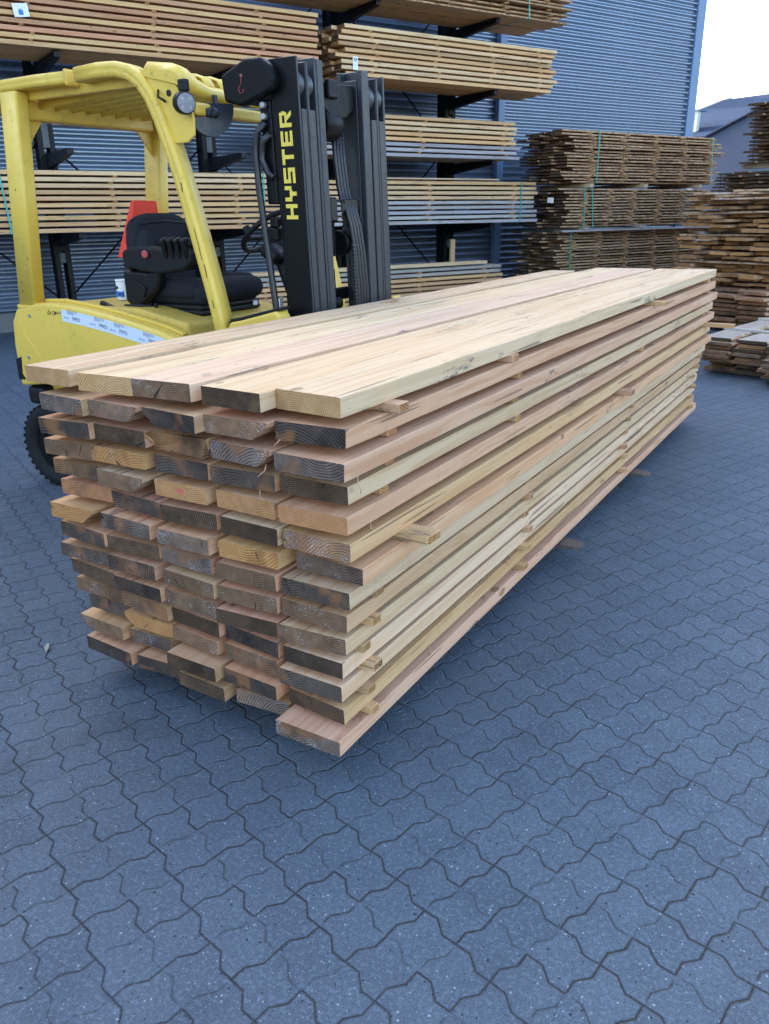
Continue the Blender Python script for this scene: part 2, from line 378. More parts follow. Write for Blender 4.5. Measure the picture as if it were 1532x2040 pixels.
    # concrete with crushed stone flecks
    tone = k.noise(k.vm('ADD', k.comb(k.math('FLOOR', k.math('DIVIDE', ci_, 3.0)), k.math('FLOOR', k.math('DIVIDE', cj_, 2.0)), 0.0), (0.31, 0.77, 0.0)), 0.83, 0.0)
    big = k.noise(P, 0.55, 4.0, 0.6); med = k.noise(P, 7.0, 5.0, 0.65); fine = k.noise(P, 260.0, 3.0, 0.65); fine2 = k.noise(P, 90.0, 3.0, 0.6)
    G0 = (0.080, 0.103, 0.130)
    c = k.mix(k.ss(med, 0.3, 0.7), tuple(x*0.80 for x in G0), tuple(x*1.20 for x in G0))
    c = k.mix(k.ss(big, 0.35, 0.65, 0.0, 0.35), c, tuple(x*0.75 for x in G0))
    c = k.mix(k.ss(tone, 0.3, 0.7, 0.0, 0.5), c, tuple(x*v_ for x, v_ in zip(G0, (1.34, 1.28, 1.22))))
    c = k.mix(k.ss(k.noise(k.comb(ci_, cj_, 2.7), 0.71, 0.0), 0.45, 0.7, 0.0, 0.3), c, tuple(x*0.72 for x in G0))
    c = k.mix(k.ss(fine, 0.42, 0.66, 0.0, 0.62), c, (0.036, 0.045, 0.056))
    c = k.mix(k.ss(fine2, 0.48, 0.66, 0.0, 0.5), c, tuple(x*1.65 for x in G0))
    def flecks(scale, thr, lo, hi, seed):
        v = k.n('ShaderNodeTexVoronoi', feature='F1', voronoi_dimensions='3D'); v.inputs['Scale'].default_value = scale
        k.l(k.vm('ADD', k.vm('MULTIPLY', P, (1, 1, 0)), k.vm('ADD', (seed, seed*2.3, 0.0), k.vm('MULTIPLY', k.comb(fine2, fine, 0.0), (0.010, 0.010, 0)))), v.inputs['Vector'])
        rc = k.xyz(v.outputs['Color']); on = k.math('GREATER_THAN', rc[0], thr)
        rad = k.math('ADD', k.math('MULTIPLY', k.math('POWER', rc[1], 2.5), hi - lo), lo)
        return k.math('MULTIPLY', k.ss(k.math('DIVIDE', v.outputs['Distance'], rad), 0.75, 1.05, 1.0, 0.0), on), rc[2]
    f1, t1 = flecks(120.0, 0.66, 0.08, 0.36, 1.3); f2, t2 = flecks(105.0, 0.70, 0.10, 0.40, 5.7); f3, t3 = flecks(210.0, 0.48, 0.14, 0.36, 9.1)
    c = k.mix(k.math('MULTIPLY', f1, k.ss(t1, 0, 1, 0.1, 0.85)), c, (0.34, 0.37, 0.41))
    c = k.mix(k.math('MULTIPLY', f3, k.ss(t3, 0, 1, 0.05, 0.6)), c, (0.28, 0.30, 0.32))
    c = k.mix(k.math('MULTIPLY', f2, k.ss(t2, 0, 1, 0.4, 0.95)), c, (0.010, 0.014, 0.022))
    st = k.noise(k.vm('ADD', P, (11.3, 4.1, 0)), 1.1, 4.0, 0.6)
    c = k.mix(k.math('MULTIPLY', k.ss(st, 0.60, 0.74), 0.55), c, (0.045, 0.044, 0.046))
    mossn = k.noise(P, 5.0, 3.0, 0.6)
    jc = k.mix(k.ss(fine, 0.4, 0.65), (0.018, 0.016, 0.015), (0.065, 0.055, 0.045))
    jc = k.mix(k.ss(mossn, 0.60, 0.72, 0.0, 0.7), jc, (0.032, 0.042, 0.018))
    c = k.mix(joint, c, jc)
    hgt = k.math('SUBTRACT', k.math('ADD', k.math('MULTIPLY', fine, 0.14), k.math('MULTIPLY', fine2, 0.12)), k.math('ADD', k.math('MULTIPLY', soft, 1.3), k.math('MULTIPLY', joint, 1.2)))
    tiltn = k.noise(k.vm('MULTIPLY', k.comb(k.math('FLOOR', k.math('DIVIDE', ci_, 3.0)), k.math('FLOOR', k.math('DIVIDE', cj_, 2.0)), 0.0), (1, 1, 1)), 0.9, 0.0)
    hgt = k.math('ADD', hgt, k.math('ADD', k.math('MULTIPLY', med, 0.9), k.math('MULTIPLY', k.noise(P, 38.0, 4.0, 0.6), 0.55)))
    hgt = k.math('ADD', hgt, k.math('MULTIPLY', k.math('ADD', k.math('MULTIPLY', k.math('SUBTRACT', k.math('FRACT', u), 0.5), k.math('SUBTRACT', tone, 0.5)), k.math('MULTIPLY', k.math('SUBTRACT', k.math('FRACT', v), 0.5), k.math('SUBTRACT', tiltn, 0.5))), 3.0))
    return k.fin(c, k.ss(fine, 0.3, 0.7, 0.62, 0.85), 0.35, normal=k.bump(hgt, 0.75, 0.004))
M['paving'] = paving()
g = MB(); g.box(-160, 160, -60, 220, -0.2, 0.0)
paved = g.build('paving', M['paving']); paved['kind'] = 'structure'

# small litter on the blocks
lf = MB(); lf.prism([(0, 0), (0.012, 0.016), (0.016, 0.04), (0.009, 0.075), (0.002, 0.09), (-0.006, 0.06), (-0.010, 0.03)], 'xy', 0.0, 0.004, 0.0015)
for f in lf.bm.verts: f.co.z += 0.012*(abs(f.co.x)/0.016)
o = lf.build('dry_leaf', plain('pale_dry_leaf', (0.30, 0.27, 0.22), 0.7)); o.location = (-1.44, .06, 0.003); o.rotation_euler = (0, 0, 0.9); o.scale = (.8, .75, 1)
tag(o, 'small pale dry leaf lying on the paving left of the lumber load', 'leaf')

# ================================================================== sky and sun
EL = math.radians(27)
sunv = -NV                                            # the sun stands behind the warehouse: the yard is in its shade
az = math.atan2(sunv.x, sunv.y)
w = bpy.data.worlds.new('World'); scn.world = w; w.use_nodes = True
nt = w.node_tree; nt.nodes.clear()
sky = nt.nodes.new('ShaderNodeTexSky'); sky.sky_type = 'NISHITA'; sky.sun_disc = False
sky.sun_elevation = EL; sky.sun_rotation = az; sky.air_density = 1.0; sky.dust_density = 3.0; sky.ozone_density = 1.0
bg = nt.nodes.new('ShaderNodeBackground'); bg.inputs['Strength'].default_value = 0.15
wo = nt.nodes.new('ShaderNodeOutputWorld'); nt.links.new(sky.outputs[0], bg.inputs[0]); nt.links.new(bg.outputs[0], wo.inputs[0])
sl = bpy.data.lights.new('sun', 'SUN'); sl.energy = 3.0; sl.angle = math.radians(0.53); sl.color = (1.0, 0.95, 0.87)
so = bpy.data.objects.new('sun', sl); COL.objects.link(so)
ld = -(Vector((sunv.x, sunv.y, 0))*math.cos(EL) + Vector((0, 0, math.sin(EL))))
so.rotation_euler = ld.to_track_quat('-Z', 'Y').to_euler(); so.location = (-20, 10, 30)

# ================================================================== camera
cd = bpy.data.cameras.new('camera'); cam = bpy.data.objects.new('camera', cd); COL.objects.link(cam); scn.camera = cam
cd.sensor_fit = 'VERTICAL'; cd.sensor_height = 36.0; cd.lens = 28.0623; cd.clip_start = 0.05; cd.clip_end = 600.0
a, b, c = -5.49061878e-01, 3.56911731e-01, -1.51450248e-02
ca, sa, cb, sb, cc, sc_ = math.cos(a), math.sin(a), math.cos(b), math.sin(b), math.cos(c), math.sin(c)
fw = Vector((sa*cb, ca*cb, -sb)); rt = Vector((ca, -sa, 0)); up = rt.cross(fw)
r2 = rt*cc + up*sc_; u2 = -rt*sc_ + up*cc
mw = Matrix((r2, u2, -fw)).transposed().to_4x4(); mw.translation = Vector((1.06096, -1.54141, 1.55)); cam.matrix_world = mw
cd.dof.use_dof = True; cd.dof.focus_distance = 2.6; cd.dof.aperture_fstop = 15.0
scn.view_settings.view_transform = 'Standard'; scn.view_settings.look = 'None'; scn.view_settings.gamma = 1.0
scn.view_settings.exposure = 2.65

# ================================================================== warehouse
def cladding_mat():
    k = NT('blue_grey_steel_cladding'); tc = k.n('ShaderNodeTexCoord'); P = tc.outputs['Object']
    n1 = k.noise(k.vm('MULTIPLY', P, (0.6, 1, 2.5)), 1.0, 4.0, 0.6); n2 = k.noise(k.vm('MULTIPLY', P, (40, 40, 8)), 1.0, 3.0, 0.65)
    c = k.mix(k.ss(n1, 0.35, 0.7), (0.18, 0.225, 0.30), (0.215, 0.26, 0.34))
    c = k.mix(k.ss(n2, 0.55, 0.75, 0.0, 0.12), c, (0.12, 0.12, 0.12))
    return k.fin(c, k.ss(n1, 0.3, 0.7, 0.27, 0.34), 0.5, 0.62)
M['clad'] = cladding_mat()
M['trim'] = plain('blue_grey_trim', (0.11, 0.18, 0.30), 0.4)
WN = -11.45; S0, S1, WH = -34.0, 16.15, 9.6
wh = empty('warehouse', sn(0, WN), WROT)       # local: x along the wall, y into the building
tag(wh, 'large dark blue grey warehouse wall of horizontal corrugated steel behind the racks', 'warehouse')
PIT = 0.1165
def corr(y_of):
    b = bmesh.new(); prof = []; z = 0.25
    while z < WH:
        prof += [(z, 0.0), (z + PIT*0.14, 0.0), (z + PIT*0.44, -0.050), (z + PIT*0.58, -0.050)]
        z += PIT
    return prof
b = bmesh.new(); prof = corr(0)
xs = [S0, S0 + 15, 0, S1]
rows = [[b.verts.new((x, y, z)) for z, y in prof] for x in xs]
for r0, r1 in zip(rows, rows[1:]):
    for q in range(len(prof) - 1): b.faces.new((r0[q], r1[q], r1[q+1], r0[q+1]))
bmesh.ops.recalc_face_normals(b, faces=b.faces)
mb = MB(); mb._merge(b); mb.build('cladding', M['clad'], wh)
mb = MB(); mb.box(S1 - 0.003, S1 + 0.28, -0.075, 0.30, 0.0, WH + 0.05, 0.01); mb.build('corner_trim', M['trim'], wh)
mb = MB(); mb.box(S0, S1 + 0.25, 0.06, 24.0, 0.0, WH - 0.03); mb.build('wall_core', M['clad'], wh)
mb = MB(); mb.box(S0 - 0.2, S1 + 0.35, -0.14, 24.2, WH - 0.02, WH + 0.35, 0.02); mb.build('roof_edge', M['trim'], wh)
mb = MB(); mb.box(S0, S1 - 0.01, -0.06, 0.05, 0.0, 0.262); mb.build('plinth', paint('concrete_plinth', (0.16, 0.16, 0.16), 0.85), wh)
for s in (10.45, -9.5):
    mb = MB(); mb.box(s - 0.08, s + 0.08, -0.165, -0.045, 0.05, WH - 0.05, 0.012, 2)
    for z in (1.2, 3.9, 6.6): mb.box(s - 0.10, s + 0.10, -0.172, -0.036, z, z + 0.05)
    mb.build('downpipe', M['trim'], wh)

# ================================================================== far building with a pitched roof beyond the yard
k = NT('blue_grey_roof_sheet'); tc = k.n('ShaderNodeTexCoord')
n1 = k.noise(tc.outputs['Object'], 0.25, 4.0, 0.6)
wv = k.noise(k.vm('MULTIPLY', tc.outputs['Object'], (1.6, 0.1, 0.1)), 1.0, 2.0)
M['roof'] = k.fin(k.mix(k.ss(wv, 0.3, 0.7), (0.017, 0.030, 0.062), (0.021, 0.036, 0.070)), 0.95, 0.03)  # very dark base stands in for shade, since the sun reaches this roof
M['roofdark'] = plain('slate_blue_roof', (0.066, 0.082, 0.125), 0.9, spec=.1)
M['cream'] = plain('cream_render', (0.62, 0.60, 0.52), 0.8)

# ================================================================== boards
def board_mesh(name, w_, t, L, mats, seg=6, bow=0.0, cup=0.0, skew=0.0, wane=None, rag=0.0, rnd=random, cham=0.0022):
    # local: x across, y along (0 = near end), z up; slots: side, end, bark
    c = cham; hw = w_/2
    sec = [(-hw + c, 0), (hw - c, 0), (hw, c), (hw, t - c), (hw - c, t), (-hw + c, t), (-hw, t - c), (-hw, c)]
    em = [0]*8
    if wane == 'tr': sec = [(-hw + c, 0), (hw - c, 0), (hw, c), (hw, t*0.35), (hw - 0.030, t), (-hw + c, t), (-hw, t - c), (-hw, c)]; em[3] = 2
    if wane == 'br': sec = [(-hw + c, 0), (hw - 0.05, 0), (hw - 0.004, t*0.72), (hw, t - c), (hw - c, t), (-hw + c, t), (-hw, t - c), (-hw, c)]; em[1] = 2
    if wane == 'bl': sec = [(-hw + 0.045, 0), (hw - c, 0), (hw, c), (hw, t - c), (hw - c, t), (-hw + c, t), (-hw, t - c), (-hw + 0.004, t*0.6)]; em[7] = 2
    b = bmesh.new(); rings = []
    ys = [0.0, 0.03] + [L*q/seg for q in range(1, seg)] + [L]
    ph = rnd.random()*6.28
    for y in ys:
        f = y/L; dx = bow*math.sin(PI*f + ph*0.1); dz = cup*math.sin(2*PI*f + ph)
        jt = .0011 if seg > 12 else 0
        rings.append([b.verts.new((x + dx + rnd.uniform(-jt, jt), y + (skew*x/w_ if y == 0 else 0) + (rnd.uniform(-rag, rag) if (y == 0 and rag) else 0), z + dz + rnd.uniform(-jt, jt)*.6)) for x, z in sec])
    for r0, r1 in zip(rings, rings[1:]):
        for q in range(8):
            f = b.faces.new((r0[q], r1[q], r1[(q+1) % 8], r0[(q+1) % 8])); f.material_index = em[q]
    f = b.faces.new(rings[0]); f.material_index = 1
    f = b.faces.new(rings[-1][::-1]); f.material_index = 1
    bmesh.ops.recalc_face_normals(b, faces=b.faces)
    me = bpy.data.meshes.new(name); b.to_mesh(me); b.free()
    for m in mats: me.materials.append(m)
    return me
WM = [M['wood'], M['end'], M['bark']]
PT, TOPZ = 0.075, 1.1416
# (x left, x right, y of the near end) of the boards of each layer, top layer first, read off the load
LOAD = {
1: [(-1.116, -.924, -.045), (-.863, -.659, -.056), (-.659, -.45, -.042), (-.418, -.214, -.035), (-.215, -.005, .012)],
2: [(-1.054, -.853, -.063), (-.851, -.636, -.055), (-.631, -.423, -.055), (-.417, -.204, -.032), (-.201, .006, .003)],
3: [(-1.064, -.86, -.058), (-.858, -.648, -.034), (-.635, -.43, -.028), (-.419, -.206, -.022), (-.194, .024, -.026)],
4: [(-1.093, -.892, -.033), (-.887, -.681, -.02), (-.651, -.445, -.008), (-.434, -.224, .0), (-.213, .0, .018)],
5: [(-1.116, -.91, .0), (-.889, -.687, -.025), (-.664, -.466, -.002), (-.434, -.226, .004), (-.206, .01, -.006)],
6: [(-1.119, -.9, .02), (-.868, -.657, .003), (-.651, -.443, .0), (-.422, -.219, .0), (-.206, .012, .005)],
7: [(-1.144, -.95, -.018), (-.919, -.699, -.012), (-.669, -.462, -.014), (-.435, -.228, .004), (-.195, .028, .038)],
8: [(-1.145, -.92, .0), (-.916, -.696, .008), (-.688, -.482, .012), (-.461, -.246, .01), (-.233, -.011, .022)],
9: [(-1.158, -.944, .01), (-.929, -.722, .008), (-.691, -.479, .01), (-.466, -.258, .016), (-.248, -.024, .03)],
10: [(-1.165, -.932, .03), (-.924, -.713, .015), (-.709, -.492, .025), (-.479, -.263, .012), (-.252, -.034, .024)],
11: [(-1.17, -.955, .052), (-.938, -.716, .038), (-.707, -.5, .04), (-.489, -.272, .04), (-.251, -.044, .028)],
12: [(-1.148, -.955, .076), (-.942, -.732, .05), (-.728, -.527, .05), (-.5, -.286, .045), (-.264, -.046, .022)],
13: [(-1.183, -.966, .05), (-.95, -.762, .07), (-.719, -.512, .01), (-.495, -.286, .03), (-.247, -.04, .036)],
14: [(-1.155, -.92, .036), (-.897, -.708, .048), (-.695, -.497, .028), (-.469, -.274, .055), (-.256, -.03, -.018)]}
PALE, YEL, PINK, TAN = (0.70, 0.515, 0.305), (0.665, 0.43, 0.22), (0.67, 0.402, 0.24), (0.55, 0.365, 0.19)
# side tone and end darkness per board
TONE = {1: ('PPPPP', (.12, .1, .8, .62, .2)), 2: ('TKTKK', (1.0, .55, .6, .66, .9)), 3: ('KKYKK', (.74, .85, .42, .66, 1.0)), 4: ('YYKTP', (.5, .2, 1.0, .55, 1.0)),
        5: ('TPYYK', (.5, .8, .1, .25, .05)), 6: ('KKKPY', (.35, .5, .72, .66, .5)), 7: ('YKKYK', (.03, .85, .62, .04, .66)), 8: ('KKKKP', (.85, .7, .7, .8, .6)),
        9: ('TKPKT', (.85, .5, .6, .85, .62)), 10: ('KKKKP', (1., .95, .75, .8, 1.0)), 11: ('TYKKP', (.7, .4, .62, 1., .6)), 12: ('TYKKP', (.75, .12, .75, .6, .78)),
        13: ('YTTKY', (.7, .7, .72, .85, .8)), 14: ('KKTTK', (.85, .62, .6, .6, .88))}
TM = {'P': PALE, 'Y': YEL, 'K': PINK, 'T': TAN}
WANE = {(2, 1): 'br', (2, 2): 'bl', (5, 1): 'br', (7, 0): 'br', (3, 3): 'br', (13, 0): 'bl', (2, 3): 'br', (12, 1): 'bl'}
POS = ['leftmost board', 'second board from left', 'middle board', 'fourth board from left', 'rightmost board']
def endword(a):
    return 'pale end' if a < .3 else 'light brown end' if a < .58 else 'grey brown end' if a < .83 else 'blackened end'
def layer_name(l): return 'bottom layer' if l == 14 else ORD[l] + ' layer from top' if l > 1 else 'top layer'
rb = random.Random(3)
FAR = [4.87, 4.82, 4.83, 4.86, 4.9, 4.78, 4.8, 4.83, 4.76, 4.80, 4.82, 4.80, 4.76, 4.84]
for l in range(1, 15):
    tones, ends = TONE[l]
    for i, (x0, x1, y0) in enumerate(LOAD[l]):
        L = FAR[l-1] - y0 + (0 if i == 4 else rb.uniform(-.12, .06))
        if l == 1: L = (4.45, 4.80, 4.84, 4.86, 4.87)[i] - y0
        rag = 0.03 if (l, i) == (3, 2) else 0.0
        me = board_mesh('load_board', x1 - x0, 0.0485 + rb.uniform(-.001, .0025), L, WM, 30, rb.uniform(-.007, .007), rb.uniform(-.0016, .0016), rb.uniform(-.018, .018), WANE.get((l, i)), rag, rb)
        o = link('board', me); o.location = ((x0 + x1)/2, y0, TOPZ - (l-1)*PT - 0.05 - rb.uniform(0, .0012)); 
        t = TM[tones[i]]; j = [rb.uniform(.88, 1.06), rb.uniform(.94, 1.0), rb.uniform(.90, 1.08)]
        o.color = (t[0]*j[0], t[1]*j[0]*j[1], t[2]*j[0]*j[2], ends[i])
        lab = '%s, %s of the forklift load, %s' % (POS[i], layer_name(l), endword(ends[i]))
        if (l, i) == (3, 2): lab = 'board with splintered end, middle of third layer from top of forklift load'
        if (l, i) == (14, 4): lab = 'right-hand bottom board of the forklift load, sticking out towards the front'
        tag(o, lab, 'board', 'boards of the lumber load on the forklift')
# red paint dab and fallen chip marks stay inside the wood material; spacers between the layers
SP = {1: (.24, 1.06, 3.02), 2: (.27, 1.13, 2.9), 3: (.22, 1.1, 2.86), 4: (.2, 1.12, 2.86), 5: (.17, 1.12, 2.84), 6: (.3, 2.45), 7: (1.36, 2.8), 8: (.17, 1.34, 2.82),
      9: (.16, 1.34, 2.84), 10: (.12, 1.35, 2.82), 11: (.15, 1.38, 2.78), 12: (.15, 1.37, 2.86), 13: (.17, 1.33, 2.82)}
ROWN = ['nearest', 'second', 'third', 'far']
me_s = {}
for l in range(1, 14):
    ys = list(SP[l]) + [4.62 + rb.uniform(-.04, .03)]
    for q, y in enumerate(ys):
        z = TOPZ - (l-1)*PT - 0.075; xr = rb.uniform(-.012, .018); xl = -1.12 - rb.uniform(0, .03); hh = 0.0245; wd = rb.uniform(.036, .048)
        lf = -0.025*(l/14)
        if l == 6 and q == 0: xr, wd = .115, .075
        elif l == 6 and q == 1: xr, wd = .09, .065
        elif l == 1 and q in (0,): xr, wd = .045, .05
        elif l == 5 and q == 3: xr = .21; wd = .06
        elif l == 1 and q == 2: xr = .07
        if (l, q) in ((2, 3),): wd = .06
        m_ = MB(); m_.box(-(xr - xl)/2, (xr - xl)/2, -wd/2, wd/2, 0, hh, 0.0015)
        for f in m_.bm.faces:
            if abs(f.normal.x) > .9: f.material_index = 1
        # grain runs along local x here: turn the mesh so that it lies along y
        for v in m_.bm.verts: v.co = Vector((v.co.y, v.co.x, v.co.z))
        bmesh.ops.recalc_face_normals(m_.bm, faces=m_.bm.faces)
        o = link('spacer_stick', m_.mesh('spacer_stick', WM)); o.location = ((xr + xl)/2 + lf, y, z + .0003); o.rotation_euler = (0, 0, PI/2 + rb.uniform(-.03, .03))
        t = rb.choice((TAN, YEL, YEL, PINK)); dk = rb.uniform(.8, 1.0)
        if (l, q) in ((2, 2), (5, 1), (7, 0)): t, dk = (.14, .115, .11), 1.0
        o.color = (t[0]*dk, t[1]*dk, t[2]*dk, rb.uniform(.0, .35))
        lab = '%s spacer stick from near end, under %s of forklift load' % (ROWN[q] if not (len(ys) == 3 and q) else ('second', 'far')[q-1], layer_name(l))
        if l == 6 and q == 0: lab = 'thick spacer stick poking out furthest at the near right side of the forklift load'
        tag(o, lab, 'spacer', 'spacer sticks in the lumber load on the forklift')
# a dab of red paint on one end, torn fibres at a few corners
def find(l, i): 
    for o in bpy.data.objects:
        if o.get('label', '').startswith('%s, %s of' % (POS[i], layer_name(l))): return o
hb = find(5, 2)
mb = MB(); mb.prism([(.012*math.cos(q*PI/6)*rb.uniform(.6, 1.2), .027 + .010*math.sin(q*PI/6)*rb.uniform(.6, 1.2)) for q in range(12)], 'xz', -.0016, .001); mb.build('paint_mark', plain('faded_red_paint', (.60, .10, .085), .7), hb)
for (l, i, pts) in ((3, 4, [(.105, .06, .004), (.112, .05, -.015), (.118, .055, -.03), (.113, .06, -.042)]), (5, 4, [(.10, .12, .002), (.108, .115, -.02), (.104, .105, -.045)]), (3, 3, [(.09, .0, .01), (.10, -.02, .0), (.085, -.03, -.014)]),
                    (4, 3, [(.06, .0, .002), (.07, -.012, -.012), (.085, -.02, -.016)]), (2, 4, [(-.09, -.005, .002), (-.10, -.02, -.012)]), (13, 4, [(.10, .5, .0), (.11, .5, -.03), (.105, .52, -.06)])):
    o = find(l, i)
    if o:
        mb = MB(); mb.tube(pts, [.0022] + [.0012]*(len(pts)-1), 5); s_ = mb.build('torn_fibre', M['wood'], o); s_.color = o.color
cb = MB(); cb.prism([(-.05, -.01), (.03, -.022), (.07, .0), (.02, .016), (-.04, .014)], 'xy', 0, .006, .002); o = cb.build('bark_chip', M['bark']); o.location = (-1.03, 1.95, TOPZ + .0015); o.rotation_euler = (.1, -.12, 1.2); o.color = (.3, .16, .1, .5)
tag(o, 'small reddish brown bark chip lying on the top boards in front of the mast', 'chip')

# ================================================================== forklift truck (faces +x, lifts the load from its left side)
FO = Vector((-2.25, 1.905, 0))
fk = empty('forklift', FO); tag(fk, 'yellow forklift truck with black mast carrying the long lumber load', 'forklift')
def fp(mb, name, mat, parent=None, **kw): return mb.build(name, mat, parent or fk, FO, **kw)
def arc(cx, cz, r, a0, a1, n): return [(cx + r*math.cos(math.radians(a0 + (a1-a0)*q/n)), cz + r*math.sin(math.radians(a0 + (a1-a0)*q/n))) for q in range(n+1)]
YN, YF = 1.375, 2.44                          # near and far side of the truck
# ---- body
side = [(-3.25, .62), (-3.255, .86), (-3.235, 1.0), (-3.18, 1.075), (-3.0, 1.112), (-2.85, 1.118), (-2.65, 1.104), (-2.42, 1.075), (-2.2, 1.04), (-2.05, 1.012), (-1.93, .978), (-1.86, .93), (-1.83, .84), (-1.83, .5),
        (-2.55, .5), (-2.64, .57), (-2.78, .64), (-3.0, .655)]
mb = MB(); mb.prism(side, 'xz', YN, YN + .11, 0.022, 4)
for f in mb.bm.faces: f.smooth = True
bodyp = fp(mb, 'side_panel', M['yellow'])
mb = MB(); mb.prism(side, 'xz', YF - .11, YF, 0.022, 3); fp(mb, 'side_panel', M['yellow'])
mb = MB()
mb.prism([(-3.24, .40), (-3.245, .98), (-3.20, 1.07), (-2.9, 1.10), (-2.3, 1.10), (-1.95, 1.04), (-1.95, .40)], 'xz', YN + .1115, YF - .1115, 0.02, 3)
fp(mb, 'battery_cover', M['yellowin'])
mb = MB(); mb.prism([(-3.0, 1.112), (-2.85, 1.118), (-2.65, 1.104), (-2.42, 1.075), (-2.2, 1.04), (-2.05, 1.012), (-1.95, .985), (-1.95, 1.0), (-2.05, 1.028), (-2.2, 1.056), (-2.42, 1.091), (-2.65, 1.12), (-2.85, 1.134), (-3.0, 1.128)], 'xz', YN + .07, YN + .10, .004, 2)
fp(mb, 'cover_lip', M['yellow'])
mb = MB(); mb.box(-3.255, -3.10, YN + .03, YF - .03, .505, .62, .03, 2); mb.box(-2.80, -2.55, YN + .12, YF - .12, .20, .62, .03, 2); mb.box(-3.20, -2.70, 1.68, 2.14, .22, .62, .03, 2); fp(mb, 'counterweight', M['black'])
mb = MB(); mb.box(-1.95, -1.30, YN + .02, YF - .02, .30, .845, .015, 2); fp(mb, 'chassis', M['mast'])
mb = MB(); mb.box(-1.945, -1.62, YN + .03, YF - .03, .8455, .865, .004); fp(mb, 'floor_plate', M['floor'])
# front cowl with a black edge strip
mb = MB(); mb.prism([(-1.60, .80), (-1.60, 1.04), (-1.58, 1.078), (-1.52, 1.088), (-1.30, 1.142), (-1.275, 1.12), (-1.275, .80)], 'xz', YN + .012, YN + .10, .012, 3); cow = fp(mb, 'front_cowl', M['yellow'])
mb = MB(); mb.prism([(-1.606, 1.05), (-1.588, 1.092), (-1.52, 1.104), (-1.285, 1.160), (-1.285, 1.1455), (-1.52, 1.0895), (-1.578, 1.0795), (-1.596, 1.05)], 'xz', YN + .03, YN + .115, .004, 2); fp(mb, 'edge_strip', M['black'], cow)
mb = MB(); mb.prism([(-1.60, .80), (-1.60, 1.04), (-1.235, 1.13), (-1.235, .80)], 'xz', YF - .10, YF - .012, .012, 3); fp(mb, 'front_cowl', M['yellow'])
mb = MB(); mb.prism([(-1.45, .86), (-1.56, .90), (-1.54, .98), (-1.42, 1.05), (-1.32, 1.05), (-1.30, .86)], 'xz', YN + .14, YF - .14, .03, 3); fp(mb, 'dashboard', M['black'])
# ---- labels on the side: white sheets that follow the top edge
def ztop(x):
    P = [(-3.0, 1.112), (-2.85, 1.118), (-2.65, 1.104), (-2.42, 1.075), (-2.2, 1.04), (-2.05, 1.012), (-1.93, .978)]
    for (a0, b0), (a1, b1) in zip(P, P[1:]):
        if a0 <= x <= a1: return b0 + (b1-b0)*(x-a0)/(a1-a0)
    return .978
xs_ = [-2.78, -2.6, -2.42, -2.2, -2.06, -1.985]
mb = MB(); up_ = [(x, ztop(x) - .026) for x in xs_]; lo_ = [(x + .0, ztop(x) - .088 - .01*(q/5)) for q, x in enumerate(xs_)]
mb.prism(up_ + lo_[::-1], 'xz', YN - .0015, YN + .001)
sheet = fp(mb, 'label_sheet', M['bluepaper'])
def text_mesh(s, size, mat, name, bold=0.0):
    cu = bpy.data.curves.new('t', 'FONT'); cu.body = s; cu.size = size; cu.offset = bold
    ob = bpy.data.objects.new('t', cu); COL.objects.link(ob)
    me = bpy.data.meshes.new_from_object(ob.evaluated_get(bpy.context.evaluated_depsgraph_get()))
    bpy.data.objects.remove(ob); me.name = name; me.materials.clear(); me.materials.append(mat); return me
def side_text(s, x, z, size, slope, parent, mat=None, bold=0.0):
    o = link('printed_text', text_mesh(s, size, mat or M['ink'], 'printed_text', bold), parent)
    o.matrix_world = Matrix.Identity(4); o.location = Vector((x, YN - .0026, z)) - FO
    o.rotation_euler = (PI/2, -slope, 0); return o
for s, x in (('79953', -2.70), ('79953', -2.49), ('79791', -2.34), ('79791', -2.13)):
    z = ztop(x) - .075; sl_ = (ztop(x + .06) - ztop(x))/.06
    side_text(s, x, z, .027, sl_, sheet, M['inkgrey'], .0002); side_text('SER. NR.', x - .065, z + .010, .012, sl_, sheet, M['inkgrey'])
    for q in range(3): side_text(('MODEL  KAPACITET', 'LØFTEHØJDE  VÆGT', 'BATTERI  ÅR')[q], x - .03, z + .036 + .011*(2-q)/2 - .002*q, .0085, sl_, sheet, M['inkgrey'])
# worn black letters left of the sheets, wear scratches and soot on the rear edge
mb = MB()
rw = random.Random(5)
for q in range(26):
    x = -2.90 + q*.0075 + rw.uniform(-.003, .003); h = rw.uniform(.004, .016); zz = ztop(x) - .048 - rw.uniform(0, .018)
    mb.box(x, x + rw.uniform(.003, .008), YN - .001, YN + .002, zz, zz + h)
fp(mb, 'worn_print', M['ink'], bodyp)
mb = MB(); mb.prism([(-3.257, .78), (-3.20, .80), (-3.215, .70), (-3.19, .665), (-3.257, .66)], 'xz', YN - .0012, YN + .002); fp(mb, 'scuff_mark', M['black'], bodyp)
mb = MB(); mb.tube([(-3.16, YN - .0005, 1.03), (-3.12, YN - .0005, .92), (-3.04, YN - .0005, .82), (-2.93, YN - .0005, .70)], .0025, 6); fp(mb, 'panel_crease', M['yellow'], bodyp)
